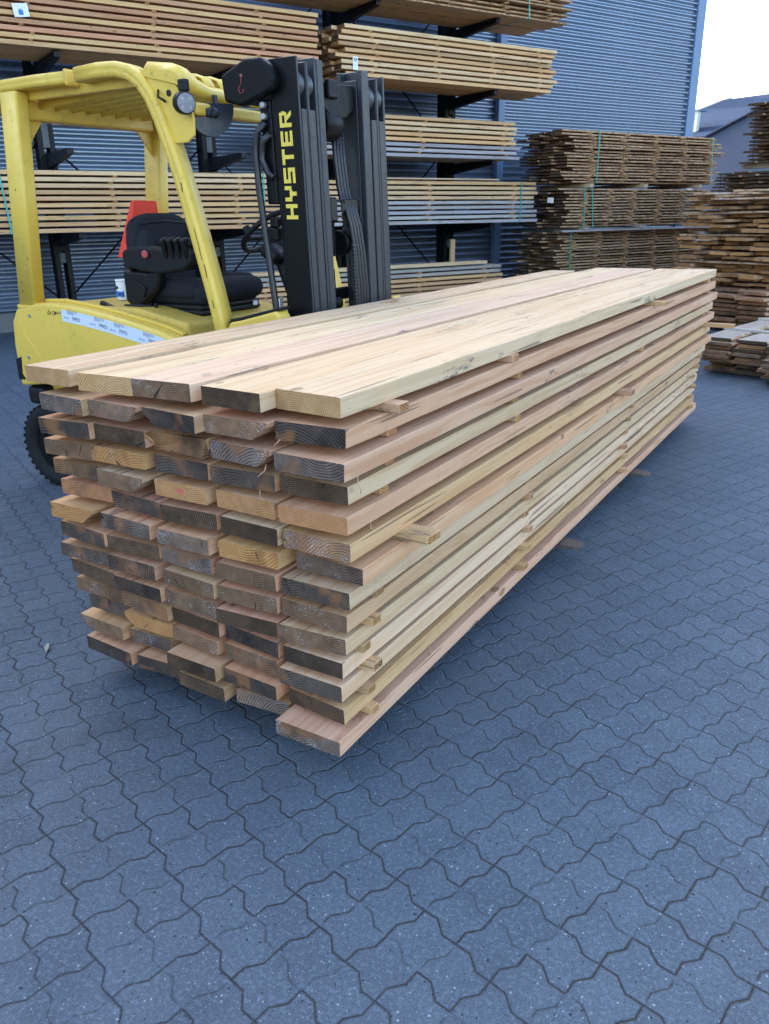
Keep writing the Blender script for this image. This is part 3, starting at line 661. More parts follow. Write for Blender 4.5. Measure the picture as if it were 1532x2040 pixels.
# ---- wheels
def wheel(x, y, r, wd, turn=0.0):
    c = Vector((x, y, r)); mb = MB()
    b = bmesh.new(); n = 48; prof = [(r*.62, -wd*.42), (r*.86, -wd*.5), (r*.97, -wd*.44), (r, -wd*.25), (r, wd*.25), (r*.97, wd*.44), (r*.86, wd*.5), (r*.62, wd*.42)]
    rings = [[b.verts.new((pr*math.cos(2*PI*q/n), py, pr*math.sin(2*PI*q/n))) for pr, py in prof] for q in range(n)]
    for q in range(n):
        r0, r1 = rings[q], rings[(q+1) % n]
        for e in range(len(prof)): 
            f = b.faces.new((r0[e], r0[(e+1) % len(prof)], r1[(e+1) % len(prof)], r1[e])); f.smooth = True
    bmesh.ops.recalc_face_normals(b, faces=b.faces); mb._merge(b)
    for q in range(36):
        a = 2*PI*q/36; m4 = Matrix.Rotation(-a, 3, 'Y'); 
        for sy in (-1, 1): mb.box(r*.965, r + .0012, sy*wd*.32 - wd*.16, sy*wd*.32 + wd*.16, -.010, .010, .002, rot=m4, piv=(0, 0, 0))
    R_ = Matrix.Rotation(turn, 3, 'Z')
    for v in mb.bm.verts: v.co = R_ @ v.co + c
    wo_ = mb.build('wheel', M['rubber'], fk, FO)
    m2_ = MB(); m2_.cyl((0, -wd*.36, 0), (0, wd*.36, 0), r*.63, 32, .01); m2_.cyl((0, -wd*.46, 0), (0, -wd*.35, 0), r*.24, 20, .01)
    for q in range(5): 
        a = 2*PI*q/5; m2_.cyl((r*.42*math.cos(a), -wd*.40, r*.42*math.sin(a)), (r*.42*math.cos(a), -wd*.35, r*.42*math.sin(a)), .014, 6)
    for v in m2_.bm.verts: v.co = R_ @ v.co + c
    m2_.build('rim', M['mast'], wo_, FO)
wheel(-3.10, 1.50, .258, .17, .10); wheel(-3.10, 2.33, .258, .17, .10); wheel(-1.62, 1.46, .29, .20); wheel(-1.62, 2.36, .29, .20)
# ---- overhead guard
def rrect(hw, hh, r, n=3, yo=0.0):
    pts = []
    for cx, cy, a0 in ((hw-r, hh-r, 0), (-hw+r, hh-r, 90), (-hw+r, -hh+r, 180), (hw-r, -hh+r, 270)):
        for q in range(n+1):
            a = math.radians(a0 + 90*q/n); pts.append((cx + r*math.cos(a), cy + r*math.sin(a) + yo))
    return pts
guard = MB().box(-1.75, -1.74, 1.9, 1.91, 2.06, 2.07)
path = [(-2.435, 2.198), (-2.28, 2.204), (-2.16, 2.198), (-2.075, 2.176), (-2.005, 2.130), (-1.955, 2.065), (-1.915, 1.985), (-1.87, 1.87), (-1.828, 1.75), (-1.785, 1.60), (-1.735, 1.42), (-1.69, 1.25), (-1.655, 1.10), (-1.615, .86)]
sec_front = [(-.033, -.028), (-.027, -.038), (-.008, -.040), (0, -.037), (.008, -.040), (.027, -.038), (.033, -.028), (.033, .038), (-.033, .038)]
for nm, yy in (('near', YN + .045), ('far', YF - .045)):
    mb = MB(); mb.sweep(path, [(a_, y_ + yy) for a_, y_ in sec_front]); fp(mb, 'guard_front_post', M['yellow'])
    mb = MB(); mb.sweep([(-3.16, 2.10), (-3.10, 2.165), (-3.0, 2.196), (-2.75, 2.197), (-2.50, 2.193)], [(a_*.85, y_ + yy) for a_, y_ in sec_front])
    mb.box(-2.505, -2.492, yy - .043, yy + .043, 2.156, 2.230, .010, 2); fp(mb, 'guard_side_rail', M['yellow'])
    mb = MB(); mb.box(-2.99, -1.95, yy + (.045 if nm == 'near' else -.085), yy + (.085 if nm == 'near' else -.045), 2.128, 2.188, .008, 2); fp(mb, 'guard_inner_beam', M['yellow'])
    # straight rear post, leaning slightly forward, on a foot plate
    mb = MB(); 
    for v0 in (0,):
        b_ = bmesh.new(); pr = rrect(.068, .04, .014, 3)
        r0 = [b_.verts.new((-3.085 + a_, yy + b2, 1.085)) for a_, b2 in pr]; r1 = [b_.verts.new((-2.955 + a_, yy + b2, 2.165)) for a_, b2 in pr]
        n_ = len(pr)
        for q in range(n_):
            f = b_.faces.new((r0[q], r0[(q+1) % n_], r1[(q+1) % n_], r1[q])); f.smooth = True
        b_.faces.new(r0[::-1]); b_.faces.new(r1); bmesh.ops.recalc_face_normals(b_, faces=b_.faces); mb._merge(b_)
    mb.box(-3.165, -3.00, yy - .043, yy + .043, 1.075, 1.098, .006, 2)
    sgn = 1 if nm == 'near' else -1
    mb.prism([(yy + sgn*.038, 2.05), (yy + sgn*.038, 1.90), (yy + sgn*.16, 2.05)], 'yz', -2.975, -2.963)
    fp(mb, 'guard_rear_post', M['yellow'])
mb = MB(); mb.box(-3.03, -2.93, YN + .086, YF - .086, 2.042, 2.138, .012, 2); fp(mb, 'guard_rear_beam', M['yellow'])
# front cross beam: folded plate, its near end rises in a hump to the rail
ys_ = [YN + .02, YN + .05, YN + .10, YN + .16, YN + .24, YN + .5, YF - .24, YF - .16, YF - .10, YF - .05, YF - .02]
zt = [2.165, 2.196, 2.186, 2.152, 2.128, 2.124, 2.128, 2.148, 2.18, 2.205, 2.212]; zb = [2.10, 2.09, 2.075, 2.062, 2.056, 2.056, 2.056, 2.062, 2.075, 2.09, 2.10]
mb = MB(); b_ = bmesh.new(); rings = []
for y, t_, bt in zip(ys_, zt, zb):
    rings.append([b_.verts.new(p_) for p_ in ((-1.775, y, bt), (-1.765, y, (t_ + bt)/2), (-1.79, y, t_ - .012), (-1.83, y, t_), (-1.98, y, t_ + .004 if t_ > 2.2 else t_ + .02), (-1.98, y, t_ - .012), (-1.80, y, bt + .01))])
for r0, r1 in zip(rings, rings[1:]):
    for q in range(7): 
        f = b_.faces.new((r0[q], r0[(q+1) % 7], r1[(q+1) % 7], r1[q])); f.smooth = True
b_.faces.new(rings[0]); b_.faces.new(rings[-1][::-1]); bmesh.ops.recalc_face_normals(b_, faces=b_.faces); mb._merge(b_)
mb.box(-1.80, -1.745, YN + .09, YF - .09, 1.985, 2.040, .012, 2)
fb = fp(mb, 'guard_front_beam', M['yellow'])
for q in range(8):
    y = YN + .17 + q*(YF - YN - .34)/7; mb = MB()
    mb.sweep([(-2.93, 2.118), (-2.2, 2.150), (-1.98, 2.160), (-1.90, 2.158), (-1.85, 2.140), (-1.825, 2.11)], [(-.022, y - .005), (.022, y - .005), (.022, y + .005), (-.022, y + .005)])
    mb.sweep([(-2.93, 2.140), (-2.2, 2.172), (-1.98, 2.182), (-1.90, 2.180), (-1.84, 2.160), (-1.812, 2.12)], [(-.003, y - .034), (.003, y - .030), (.006, y), (.003, y + .030), (-.003, y + .034)])
    fp(mb, 'guard_slat', M['yellow'])
# gusset plate that carries the work lamp
mb = MB(); mb.prism([(-2.02, 2.19), (-1.90, 2.165), (-1.81, 2.11), (-1.735, 2.035), (-1.71, 1.965), (-1.715, 1.895), (-1.76, 1.868), (-1.84, 1.868), (-1.93, 2.02)], 'xz', YN + .03, YN + .042, .004, 2)
fp(mb, 'gusset_plate', M['yellow'])
mb = MB(); mb.cyl((-1.845, YN + .026, 2.075), (-1.845, YN + .034, 2.075), .014, 14); mb.tube([(-1.90, YN + .02, 2.09), (-1.885, YN + .0, 2.06), (-1.86, YN + .02, 2.04)], .006, 8); fp(mb, 'lamp_cable', M['black'])
ld_ = Vector((.88, -.44, -.10)).normalized(); lc_ = Vector((-1.715, YN - .012, 2.022))
mb = MB(); mb.cyl(lc_ - ld_*.035, lc_ + ld_*.018, .047, 24, .008); mb.box(lc_.x - .024, lc_.x + .020, lc_.y - .012, lc_.y + .02, lc_.z + .045, lc_.z + .095, .006, 2)
for q in range(5): mb.box(lc_.x - .05, lc_.x - .012, lc_.y + .004, lc_.y + .034, lc_.z - .03 + q*.014, lc_.z - .024 + q*.014)
lamp = fp(mb, 'work_lamp', M['black'])
mb = MB(); mb.cyl(lc_ + ld_*.0181, lc_ + ld_*.021, .040, 28)
lens = fp(mb, 'lens', M['lens'], lamp)
mb = MB()
t1 = ld_.cross(Vector((0, 0, 1))).normalized(); t2 = t1.cross(ld_).normalized()
for q in range(-5, 6):
    d_ = q*.0068; hl = math.sqrt(max(0, .039**2 - d_*d_))
    mb.tube([lc_ + ld_*.0212 + t1*d_ - t2*hl, lc_ + ld_*.0212 + t1*d_ + t2*hl], .0007, 4); mb.tube([lc_ + ld_*.0212 + t2*d_ - t1*hl, lc_ + ld_*.0212 + t2*d_ + t1*hl], .0007, 4)
for sx, sy in ((-1, -1), (1, -1), (-1, 1), (1, 1)):
    mb.cyl(lc_ + ld_*.0205 + t1*sx*.018 + t2*sy*.018, lc_ + ld_*.0215 + t1*sx*.018 + t2*sy*.018, .007, 10)
fp(mb, 'lens_grid', M['steel'], lamp)
# half-round mirror hanging under the front beam
mc = Vector((-1.755, 1.565, 2.03)); md_ = Vector((.85, -.50, 0.1)).normalized(); ma = md_.cross(Vector((0, 0, 1))).normalized()
b_ = bmesh.new(); pts = [mc + ma*.112*math.cos(math.radians(a_)) + Vector((0, 0, 1))*.13*math.sin(math.radians(a_)) for a_ in range(178, 364, 9)]
pts += [mc + ma*.108 + Vector((0, 0, .012)), mc - ma*.108 + Vector((0, 0, .012))]
v0 = [b_.verts.new(p_ - md_*.010) for p_ in pts]; v1 = [b_.verts.new(p_ + md_*.010) for p_ in pts]
b_.faces.new(v0); b_.faces.new(v1[::-1])
for q in range(len(pts)): b_.faces.new((v0[q], v1[q], v1[(q+1) % len(pts)], v0[(q+1) % len(pts)]))
bmesh.ops.recalc_face_normals(b_, faces=b_.faces)
mb = MB(); mb._merge(b_); mb.box(mc.x - .03, mc.x + .03, mc.y - .04, mc.y + .09, mc.z - .045, mc.z - .01, .01, 2); mb.cyl(mc - ma*.04 + Vector((0, -.02, -.03)), mc - ma*.04 + Vector((0, -.05, -.025)), .022, 14); mb.box(mc.x - .008, mc.x + .008, mc.y + .03, mc.y + .05, mc.z - .0, mc.z + .05)
fp(mb, 'mirror_back', plain('slate_plastic', (0.03, 0.036, 0.05), 0.35))
# ---- seat
mb = MB(); mb.box(-2.50, -2.00, 1.665, 2.155, 1.105, 1.222, .05, 5); mb.box(-2.20, -1.97, 1.66, 2.16, 1.12, 1.236, .055, 5)
mb.box(-2.44, -2.04, 1.645, 1.74, 1.135, 1.25, .045, 5); mb.box(-2.44, -2.04, 2.08, 2.175, 1.135, 1.25, .045, 5)
cush = fp(mb.smooth(), 'seat_cushion', M['seat'])
ry = Matrix.Rotation(math.radians(-13), 3, 'Y')
pv = (-2.42, 1.9, 1.18)
def rotm(mb):
    for v in mb.bm.verts: v.co = ry @ (v.co - Vector(pv)) + Vector(pv)
    return mb
shape = [(-.215, 1.14), (-.245, 1.22), (-.25, 1.33), (-.235, 1.45), (-.205, 1.535), (-.16, 1.575), (-.08, 1.588), (.08, 1.588), (.16, 1.575), (.205, 1.535), (.235, 1.45), (.25, 1.33), (.245, 1.22), (.215, 1.14)]
mb = MB(); mb.prism([(1.905 + y, z) for y, z in shape], 'yz', -2.50, -2.40, .035, 5)
back = fp(rotm(mb).smooth(), 'backrest', M['seat'])
for sg in (-1, 1):
    mb = MB(); mb.prism([(1.905 + sg*y, z) for y, z in ((.155, 1.16), (.238, 1.20), (.243, 1.33), (.225, 1.44), (.19, 1.50), (.155, 1.44), (.145, 1.30))], 'yz', -2.44, -2.335, .032, 4); fp(rotm(mb).smooth(), 'side_bolster', M['seat'], back)
mb = MB(); mb.prism([(1.905 + y, z) for y, z in ((-.135, 1.19), (.135, 1.19), (.145, 1.30), (.13, 1.385), (-.13, 1.385), (-.145, 1.30))], 'yz', -2.43, -2.368, .026, 4); fp(rotm(mb).smooth(), 'lumbar_pad', M['seat'], back)
mb = MB(); mb.tube([(-2.383, 1.905 - .14, 1.405), (-2.380, 1.905, 1.415), (-2.383, 1.905 + .14, 1.405)], .004, 6); mb.tube([(-2.386, 1.905 - .19, 1.52), (-2.384, 1.905, 1.535), (-2.386, 1.905 + .19, 1.52)], .004, 6); fp(rotm(mb), 'seam', M['black'], back)
mb = MB(); mb.box(-2.47, -2.39, 2.16, 2.27, 1.32, 1.62, .035, 5); fp(rotm(mb).smooth(), 'wing_bolster', M['seat'])
mb = MB()
for q in range(4): mb.box(-2.44 + .008*(q % 2), -2.01 - .01*(q % 2) - .012*(3-q)/3, 1.67, 2.15, 1.005 + q*.026, 1.033 + q*.026, .012, 3)
mb.box(-2.46, -2.02, 1.66, 2.16, .985, 1.006, .004); mb.box(-2.40, -1.98, 1.64, 2.18, .86, .984, .01)
fp(mb, 'suspension_bellows', M['black'])
mb = MB(); mb.box(-2.008, -2.0, 2.07, 2.105, 1.075, 1.10, .002); fp(mb, 'seat_tag', M['paper'], cush)
# armrest console with fingertip levers
mb = MB(); mb.prism([(-2.465, 1.30), (-2.465, 1.385), (-2.42, 1.402), (-2.30, 1.412), (-2.16, 1.40), (-1.99, 1.415), (-1.955, 1.385), (-1.965, 1.33), (-2.03, 1.295), (-2.20, 1.275), (-2.34, 1.285), (-2.40, 1.30), (-2.42, 1.285)], 'xz', 1.565, 1.675, .014, 3)
arm_ = fp(mb, 'armrest', M['black'])
mb = MB(); mb.box(-2.155, -1.965, 1.57, 1.67, 1.398, 1.44, .02, 3, rot=Matrix.Rotation(math.radians(-6), 3, 'Y')); fp(mb, 'lever_hood', M['black'], arm_)
for q in range(4):
    x = -2.135 + q*.047; mb = MB(); mb.box(x - .014, x + .014, 1.545, 1.600, 1.355, 1.455, .011, 3, rot=Matrix.Rotation(math.radians(14), 3, 'X')); fp(mb, 'control_lever', M['blackgloss'], arm_)
mb = MB(); mb.cyl((-2.275, 1.563, 1.372), (-2.275, 1.545, 1.372), .020, 18, .005); mb.cyl((-2.275, 1.566, 1.372), (-2.275, 1.556, 1.372), .013, 16); fp(mb, 'stop_button', paint('dull_red_button', (0.42, 0.07, 0.06), 0.5), arm_)
mb = MB(); mb.prism([(-2.50, 1.29), (-2.30, 1.28), (-2.21, 1.30), (-2.24, 1.20), (-2.34, 1.13), (-2.42, 1.08), (-2.50, 1.12)], 'xz', 1.585, 1.645, .018, 3); mb.box(-2.39, -2.33, 1.575, 1.588, 1.155, 1.215, .004, 2, rot=Matrix.Rotation(.4, 3, 'Y')); mb.box(-2.47, -2.43, 1.60, 1.64, 1.0, 1.10, .008, 2)
fp(mb, 'armrest_bracket', M['blackgloss'])
mb = MB(); mb.tube([(-2.62, 1.52, 1.115), (-2.55, 1.54, 1.085), (-2.46, 1.55, 1.055)], .016, 10); mb.tube([(-2.66, 1.50, 1.062), (-2.50, 1.53, 1.064), (-2.36, 1.56, 1.05)], .009, 8); mb.tube([(-2.44, 1.56, 1.09), (-2.36, 1.57, 1.0), (-2.29, 1.58, .99), (-2.28, 1.6, 1.12)], .010, 8); mb.tube([(-2.49, 1.57, 1.10), (-2.36, 1.57, 1.105), (-2.30, 1.60, 1.10)], .009, 8)
fp(mb, 'handbrake', M['black'])
# ---- steering wheel
sc0 = Vector((-1.735, 1.92, 1.475)); sd = Vector((-.62, 0, .78)).normalized(); sa1 = Vector((0, 1, 0)); sb1 = sd.cross(sa1).normalized()
mb = MB(); mb.tube([sc0 + sa1*.155*math.cos(q*PI/18) + sb1*.155*math.sin(q*PI/18) for q in range(37)], .0145, 10)
stw = fp(mb, 'steering_wheel', M['black'])
mb = MB(); mb.cyl(sc0 - sd*.05, sc0 + sd*.01, .042, 20, .01)
for a_ in (25, 155, 270): mb.tube([sc0 - sd*.03, sc0 + (sa1*math.cos(math.radians(a_)) + sb1*math.sin(math.radians(a_)))*.15], [.024, .013], 8, flat=.5)
mb.cyl(sc0 + sa1*-.12 + sb1*.03 + sd*.01, sc0 + sa1*-.12 + sb1*.03 + sd*.055, .022, 14, .008); fp(mb, 'wheel_hub', M['black'], stw)
mb = MB(); mb.tube([sc0 - sd*.03, (-1.655, 1.92, 1.36), (-1.56, 1.92, 1.14), (-1.50, 1.92, .95)], [.04, .05, .055, .06], 14); mb.box(-1.72, -1.60, 1.80, 2.03, 1.33, 1.41, .03, 3, rot=Matrix.Rotation(.6, 3, 'Y')); fp(mb, 'steering_column', M['black'])
# ---- mast, tilted back a little
TILT = .031
def mast(mb, name, mat, parent=None): return mb.shear(TILT, 1.10).build(name, mat, parent or fk, FO)
def column(y0, y1, far):
    # three nested channels; for the near column the outer plate is at y0, for the far one at y1
    a_ = lambda f0, f1: ((y0 + (y1-y0)*f0, y0 + (y1-y0)*f1) if not far else (y1 - (y1-y0)*f1, y1 - (y1-y0)*f0))
    mb = MB(); w0, w1 = a_(0, .075); mb.box(-1.352, -1.202, w0, w1, .10, 2.185, .004, 2)
    f0, f1 = a_(.0755, .29); mb.box(-1.224, -1.2005, f0, f1, .10, 1.985, .004, 2); mb.box(-1.352, -1.33, f0, f1, .10, 2.10, .004)
    out = mast(mb, 'outer_mast_channel', M['rail'] if far else [M['mast'], M['rail']])
    if not far:
        for p_ in out.data.polygons:
            if p_.normal.y > -.5: p_.material_index = 1
    mb = MB(); w0, w1 = a_(.335, .39); mb.box(-1.34, -1.203, w0, w1, .12, 2.17, .003); f0, f1 = a_(.3905, .62); mb.box(-1.224, -1.2005, f0, f1, .12, 1.985, .004, 2); f0, f1 = a_(.334, .389); mb.box(-1.20, -1.1985, f0, f1, .12, 2.168, .0005)
    mast(mb, 'middle_mast_channel', M['rail'])
    mb = MB(); w0, w1 = a_(.68, .76); mb.box(-1.342, -1.202, w0, w1, .14, 2.195, .003); f0, f1 = a_(.7605, 1.0); mb.box(-1.226, -1.199, f0, f1, .14, 2.19, .004, 2); mb.box(-1.342, -1.322, f0, f1, .14, 2.19, .003); mb.box(-1.32, -1.23, f0, f0 + (.012 if not far else .012), .14, 2.15, .002)
    mast(mb, 'inner_mast_channel', M['rail'])
    for fr0, fr1 in ((.10, .31), (.41, .64)):
        q0, q1 = a_(fr0, fr1); mb = MB(); mb.cyl((-1.262, q0, 2.085), (-1.262, q1, 2.085), .058, 28, .006); mb.cyl((-1.262, q0 - .002, 2.085), (-1.262, q1 + .002, 2.085), .016, 12); mast(mb, 'mast_roller', M['roller'])
column(1.548, 1.738, False); column(2.055, 2.268, True)
# cross members between the columns
mb = MB(); mb.prism([(1.739, 2.115), (1.739, 2.03), (1.83, 1.975), (1.90, 1.965), (1.97, 1.975), (2.054, 2.03), (2.054, 2.125)], 'yz', -1.345, -1.235, .012, 2); mb.prism([(1.80, 2.13), (1.80, 2.05), (1.88, 2.05), (1.88, 2.13)], 'yz', -1.240, -1.215, .008, 2)
mast(mb, 'mast_crossbar', M['mast'])
mb = MB(); mb.box(-1.36, -1.335, 1.739, 2.054, 1.14, 1.20, .006); mast(mb, 'mast_crossbar', M['mast'])
mb = MB(); mb.box(-1.36, -1.31, 1.739, 2.054, .2, .34, .006); mast(mb, 'mast_crossbar', M['mast'])
# tilt bracket block at the top rear of the near column with a red hook mark
mb = MB(); mb.prism([(-1.575, 2.030), (-1.585, 2.135), (-1.44, 2.192), (-1.36, 2.190), (-1.300, 2.150), (-1.285, 2.10), (-1.30, 2.06), (-1.37, 2.035), (-1.48, 2.005)], 'xz', 1.495, 1.5475, .014, 3); mb.prism([(-1.575, 2.040), (-1.58, 2.125), (-1.44, 2.186), (-1.353, 2.186), (-1.353, 2.06), (-1.48, 2.015)], 'xz', 1.5476, 1.70, .01, 2)
blk = mast(mb, 'mast_head_block', M['mast'])
mb = MB(); hk = [(-1.463, 2.122), (-1.465, 2.10), (-1.468, 2.088)]; mb.tube([(x, 1.4938, z) for x, z in hk], .0035, 8, flat=.3); mb.tube([(x, 1.4938, z) for x, z in [(-1.468, 2.088), (-1.478, 2.083), (-1.483, 2.072), (-1.478, 2.060), (-1.467, 2.056), (-1.457, 2.062), (-1.456, 2.072)]], .0045, 8, flat=.3); mb.cyl((-1.463, 1.492, 2.125), (-1.463, 1.496, 2.125), .007, 10)
mast(mb, 'hook_sign', paint('faded_red_mark', (0.34, 0.055, 0.065), 0.5), blk)
mb = MB()
for z in (2.008, 1.962): mb.cyl((-1.388, 1.525, z), (-1.388, 1.548, z), .014, 16, .003)
mast(mb, 'bolt_head', M['steel'])
mb = MB(); mb.box(-1.42, -1.36, 1.549, 1.60, 1.60, 2.03, .006); mb.box(-1.395, -1.352, 1.52, 1.548, 1.50, 1.545, .006); mb.box(-1.40, -1.355, 1.515, 1.56, 1.44, 1.50, .01, 2); mast(mb, 'mast_bracket', M['mast'])
mb = MB(); mb.tube([(-1.385, 1.535, 1.94), (-1.425, 1.525, 1.90), (-1.44, 1.522, 1.82), (-1.438, 1.52, 1.68), (-1.425, 1.52, 1.50), (-1.405, 1.515, 1.30), (-1.385, 1.51, 1.10), (-1.375, 1.51, .80)], .0155, 12); mb.tube([(-1.36, 1.53, 1.89), (-1.40, 1.527, 1.86), (-1.41, 1.525, 1.79), (-1.385, 1.53, 1.73), (-1.36, 1.535, 1.71)], .015, 12)
mast(mb, 'mast_hose', M['hose'])
# lettering on the near channel: blocky capitals reading upwards
def glyph(ch):
    s = .27
    return {'H': [(0, 0, s, 1), (1.05 - s, 0, 1.05, 1), (s, .39, 1.05 - s, .61)],
            'Y': [(0, .42, s, 1), (1.05 - s, .42, 1.05, 1), (s, .36, 1.05 - s, .58), (.39, 0, .66, .36)],
            'S': [(.0, 0, 1.05, .21), (1.05 - s, .21, 1.05, .40), (0, .40, 1.05, .60), (0, .60, s, .79), (0, .79, 1.05, 1)],
            'T': [(0, .78, 1.05, 1), (.39, 0, .66, .78)],
            'E': [(0, 0, s, 1), (s, 0, 1.0, .21), (s, .395, .95, .605), (s, .79, 1.0, 1)],
            'R': [(0, 0, s, 1), (s, .79, .97, 1), (1.05 - s, .56, 1.05, .79), (s, .40, .98, .56)]}[ch]
mb = MB(); z0_ = 1.535; hgt_ = .064; pitch = .0757; wl = .064/1.05
for q, ch in enumerate('HYSTER'):
    for (x0, y0, x1, y1) in glyph(ch):
        mb.box(-1.248 - y1*hgt_, -1.248 - y0*hgt_, 1.5462, 1.5482, z0_ + q*pitch + x0*wl, z0_ + q*pitch + x1*wl, .0)
q = 5; mb.prism([(-1.248 - y_*hgt_, z0_ + q*pitch + x_*wl) for x_, y_ in ((.42, .40), (.74, .40), (1.07, 0), (.75, 0))], 'xz', 1.5462, 1.5482)
mast(mb, 'lettering', M['lettering'])
# lift gear between the columns: cylinder, chain, sheave, hoses
mb = MB(); mb.cyl((-1.29, 1.855, .3), (-1.29, 1.855, 1.12), .036, 24); mb.cyl((-1.29, 1.855, 1.12), (-1.29, 1.855, 1.16), .042, 24, .006); mast(mb, 'lift_cylinder', M['mast'])
mb = MB(); mb.cyl((-1.29, 1.845, 1.155), (-1.29, 1.845, 1.30), .016, 20); mast(mb, 'piston_rod', M['chrome'])
mb = MB(); mb.cyl((-1.30, 1.80, 1.95), (-1.30, 1.93, 1.95), .075, 28, .008); mb.cyl((-1.285, 1.905, 1.42), (-1.285, 1.945, 1.42), .06, 28, .006); mb.box(-1.33, -1.27, 1.81, 1.87, 1.36, 1.60, .008); mb.box(-1.335, -1.28, 1.79, 1.84, 1.60, 1.95, .006); mb.box(-1.33, -1.28, 1.84, 1.885, 1.42, 1.55, .006); mast(mb, 'chain_sheave', M['mast'])
mb = MB(); z = .9
while z < 1.42:
    mb.box(-1.215, -1.200, 1.915, 1.945, z, z + .011, .002); mb.box(-1.212, -1.203, 1.921, 1.939, z + .011, z + .018); z += .018
mast(mb, 'lift_chain', M['rail']); mb = MB(); z = 1.44
while z < 2.0:
    mb.box(-1.29, -1.275, 1.955, 1.985, z, z + .011, .002); mb.box(-1.287, -1.278, 1.961, 1.979, z + .011, z + .018); z += .018
mast(mb, 'lift_chain', M['rail'])
mb = MB(); mb.box(-1.30, -1.235, 1.86, 2.03, 1.610, 1.622, .004); mb.box(-1.24, -1.228, 1.88, 2.03, 1.565, 1.622, .004); mb.box(-1.30, -1.24, 1.80, 1.86, 1.52, 1.63, .008); mb.cyl((-1.236, 1.90, 1.612), (-1.222, 1.90, 1.612), .008, 10); mb.box(-1.25, -1.22, 2.025, 2.036, 1.53, 1.622, .003); mast(mb, 'hose_bracket', M['blackgloss'])
for q in range(4):
    y = 1.912 + q*.026; mb = MB()
    mb.tube([(-1.29, y + .01, 1.98), (-1.275, y - .005, 1.80), (-1.268, y, 1.68), (-1.255, y, 1.615), (-1.232, y + .002, 1.585), (-1.218, y + .014, 1.50), (-1.208, y + .026, 1.38), (-1.204, y + .034, 1.22), (-1.204, y + .036, 1.05), (-1.206, y + .036, .8)], .0105, 10)
    mast(mb, 'lift_hose', M['hose'])
mb = MB(); mb.box(-1.198, -1.16, 1.50, 3.20, .14, .24, .008); mb.box(-1.198, -1.16, 1.50, 3.20, .46, .56, .008)
for y in (1.52, 1.9, 2.3, 2.7, 3.15): mb.box(-1.198, -1.162, y, y + .03, .241, .459)
fp(mb, 'fork_carriage', M['mast'])
for y in (1.84, 3.08):
    mb = MB(); b_ = bmesh.new(); L0, L1 = -1.159, .065
    pr = [(L0, .10, .062, .104), (L0 + .75, .10, .066, .104), (L1 - .25, .092, .078, .104), (L1 - .03, .07, .088, .1035), (L1, .045, .092, .102)]
    rr_ = [[b_.verts.new(p_) for p_ in ((x, y - wd/2, zl), (x, y + wd/2, zl), (x, y + wd/2, zh), (x, y - wd/2, zh))] for x, wd, zl, zh in [(a0, 2*b0*.62, c0, d0) for a0, b0, c0, d0 in pr]]
    for r0, r1 in zip(rr_, rr_[1:]):
        for q in range(4): b_.faces.new((r0[q], r0[(q+1) % 4], r1[(q+1) % 4], r1[q]))
    b_.faces.new(rr_[0]); b_.faces.new(rr_[-1][::-1]); bmesh.ops.recalc_face_normals(b_, faces=b_.faces); mb._merge(b_)
    mb.box(-1.1595, -1.118, y - .062, y + .062, .105, .60, .004); fp(mb, 'fork', M['fork'])
# ---- loose things on the truck
mb = MB(); 
b_ = bmesh.new()
lo = [(-2.90, 1.915, 1.33), (-2.90, 2.21, 1.33), (-2.80, 2.21, 1.33), (-2.80, 1.915, 1.33)]; hi = [(-2.79, 1.965, 1.645), (-2.79, 2.135, 1.645), (-2.75, 2.135, 1.645), (-2.75, 1.965, 1.645)]
vl = [b_.verts.new(p_) for p_ in lo]; vh = [b_.verts.new(p_) for p_ in hi]
b_.faces.new(vl); b_.faces.new(vh[::-1])
for q in range(4): b_.faces.new((vl[q], vl[(q+1) % 4], vh[(q+1) % 4], vh[q]))
bmesh.ops.recalc_face_normals(b_, faces=b_.faces); bmesh.ops.bevel(b_, geom=b_.edges[:], offset=.005, segments=2, affect='EDGES'); mb._merge(b_)
rp = mb.build('tapered_panel', [M['red']], None, Vector((-2.85, 2.05, 1.10))); rp.location = (-2.85, 2.05, 1.10); tag(rp, 'bright red tapered plastic panel standing behind the black forklift seat', 'panel')
mb = MB(); s_ = Vector((-2.85, 2.05, 1.10))
mb.tube([(-2.768, 2.04, 1.60), (-2.785, 2.09, 1.54), (-2.80, 2.13, 1.48)], .004, 6); mb.tube([(-2.775, 2.03, 1.54), (-2.775, 2.075, 1.545)], .003, 6); mb.tube([(-2.772, 2.052, 1.565), (-2.778, 2.052, 1.52)], .003, 6)
mb.build('slot', M['ink'], rp, s_)
mb = MB(); mb.box(-2.87, -2.84, 2.03, 2.09, 1.101, 1.345, .004); mb.build('bracket', M['black'], rp, s_)
mb = MB(); tb = [(0, 0, .0), ]
mb.cyl((0, 0, 0), (0, 0, .105), .042, 28, .004); mb.cyl((0, 0, .105), (0, 0, .115), .046, 28, .003)
tub = mb.build('plastic_tub', M['paper']); tub.location = (-2.745, 1.80, 1.102); tag(tub, 'small white plastic tub with blue print standing beside the forklift seat', 'tub')
mb = MB(); mb.box(-.02, .03, -.0445, -.030, .02, .05); mb.build('blue_print', M['blueink'], tub)
mb = MB(); mb.box(-.025, .0, -.0448, -.030, .065, .078); mb.box(.0, .022, -.0452, -.030, .028, .040); mb.build('black_print', M['ink'], tub)
pk = board_mesh('deck_plank', .10, .03, .95, WM, 4); o = link('plank', pk); o.location = (-2.62, 2.02, 1.066); o.rotation_euler = (0, 0, PI/2 - .12); o.color = (.50, .36, .24, .5)
o.location = (-2.42, 2.26, 1.102); tag(o, 'short brown plank lying on the yellow battery cover behind the seat', 'plank')
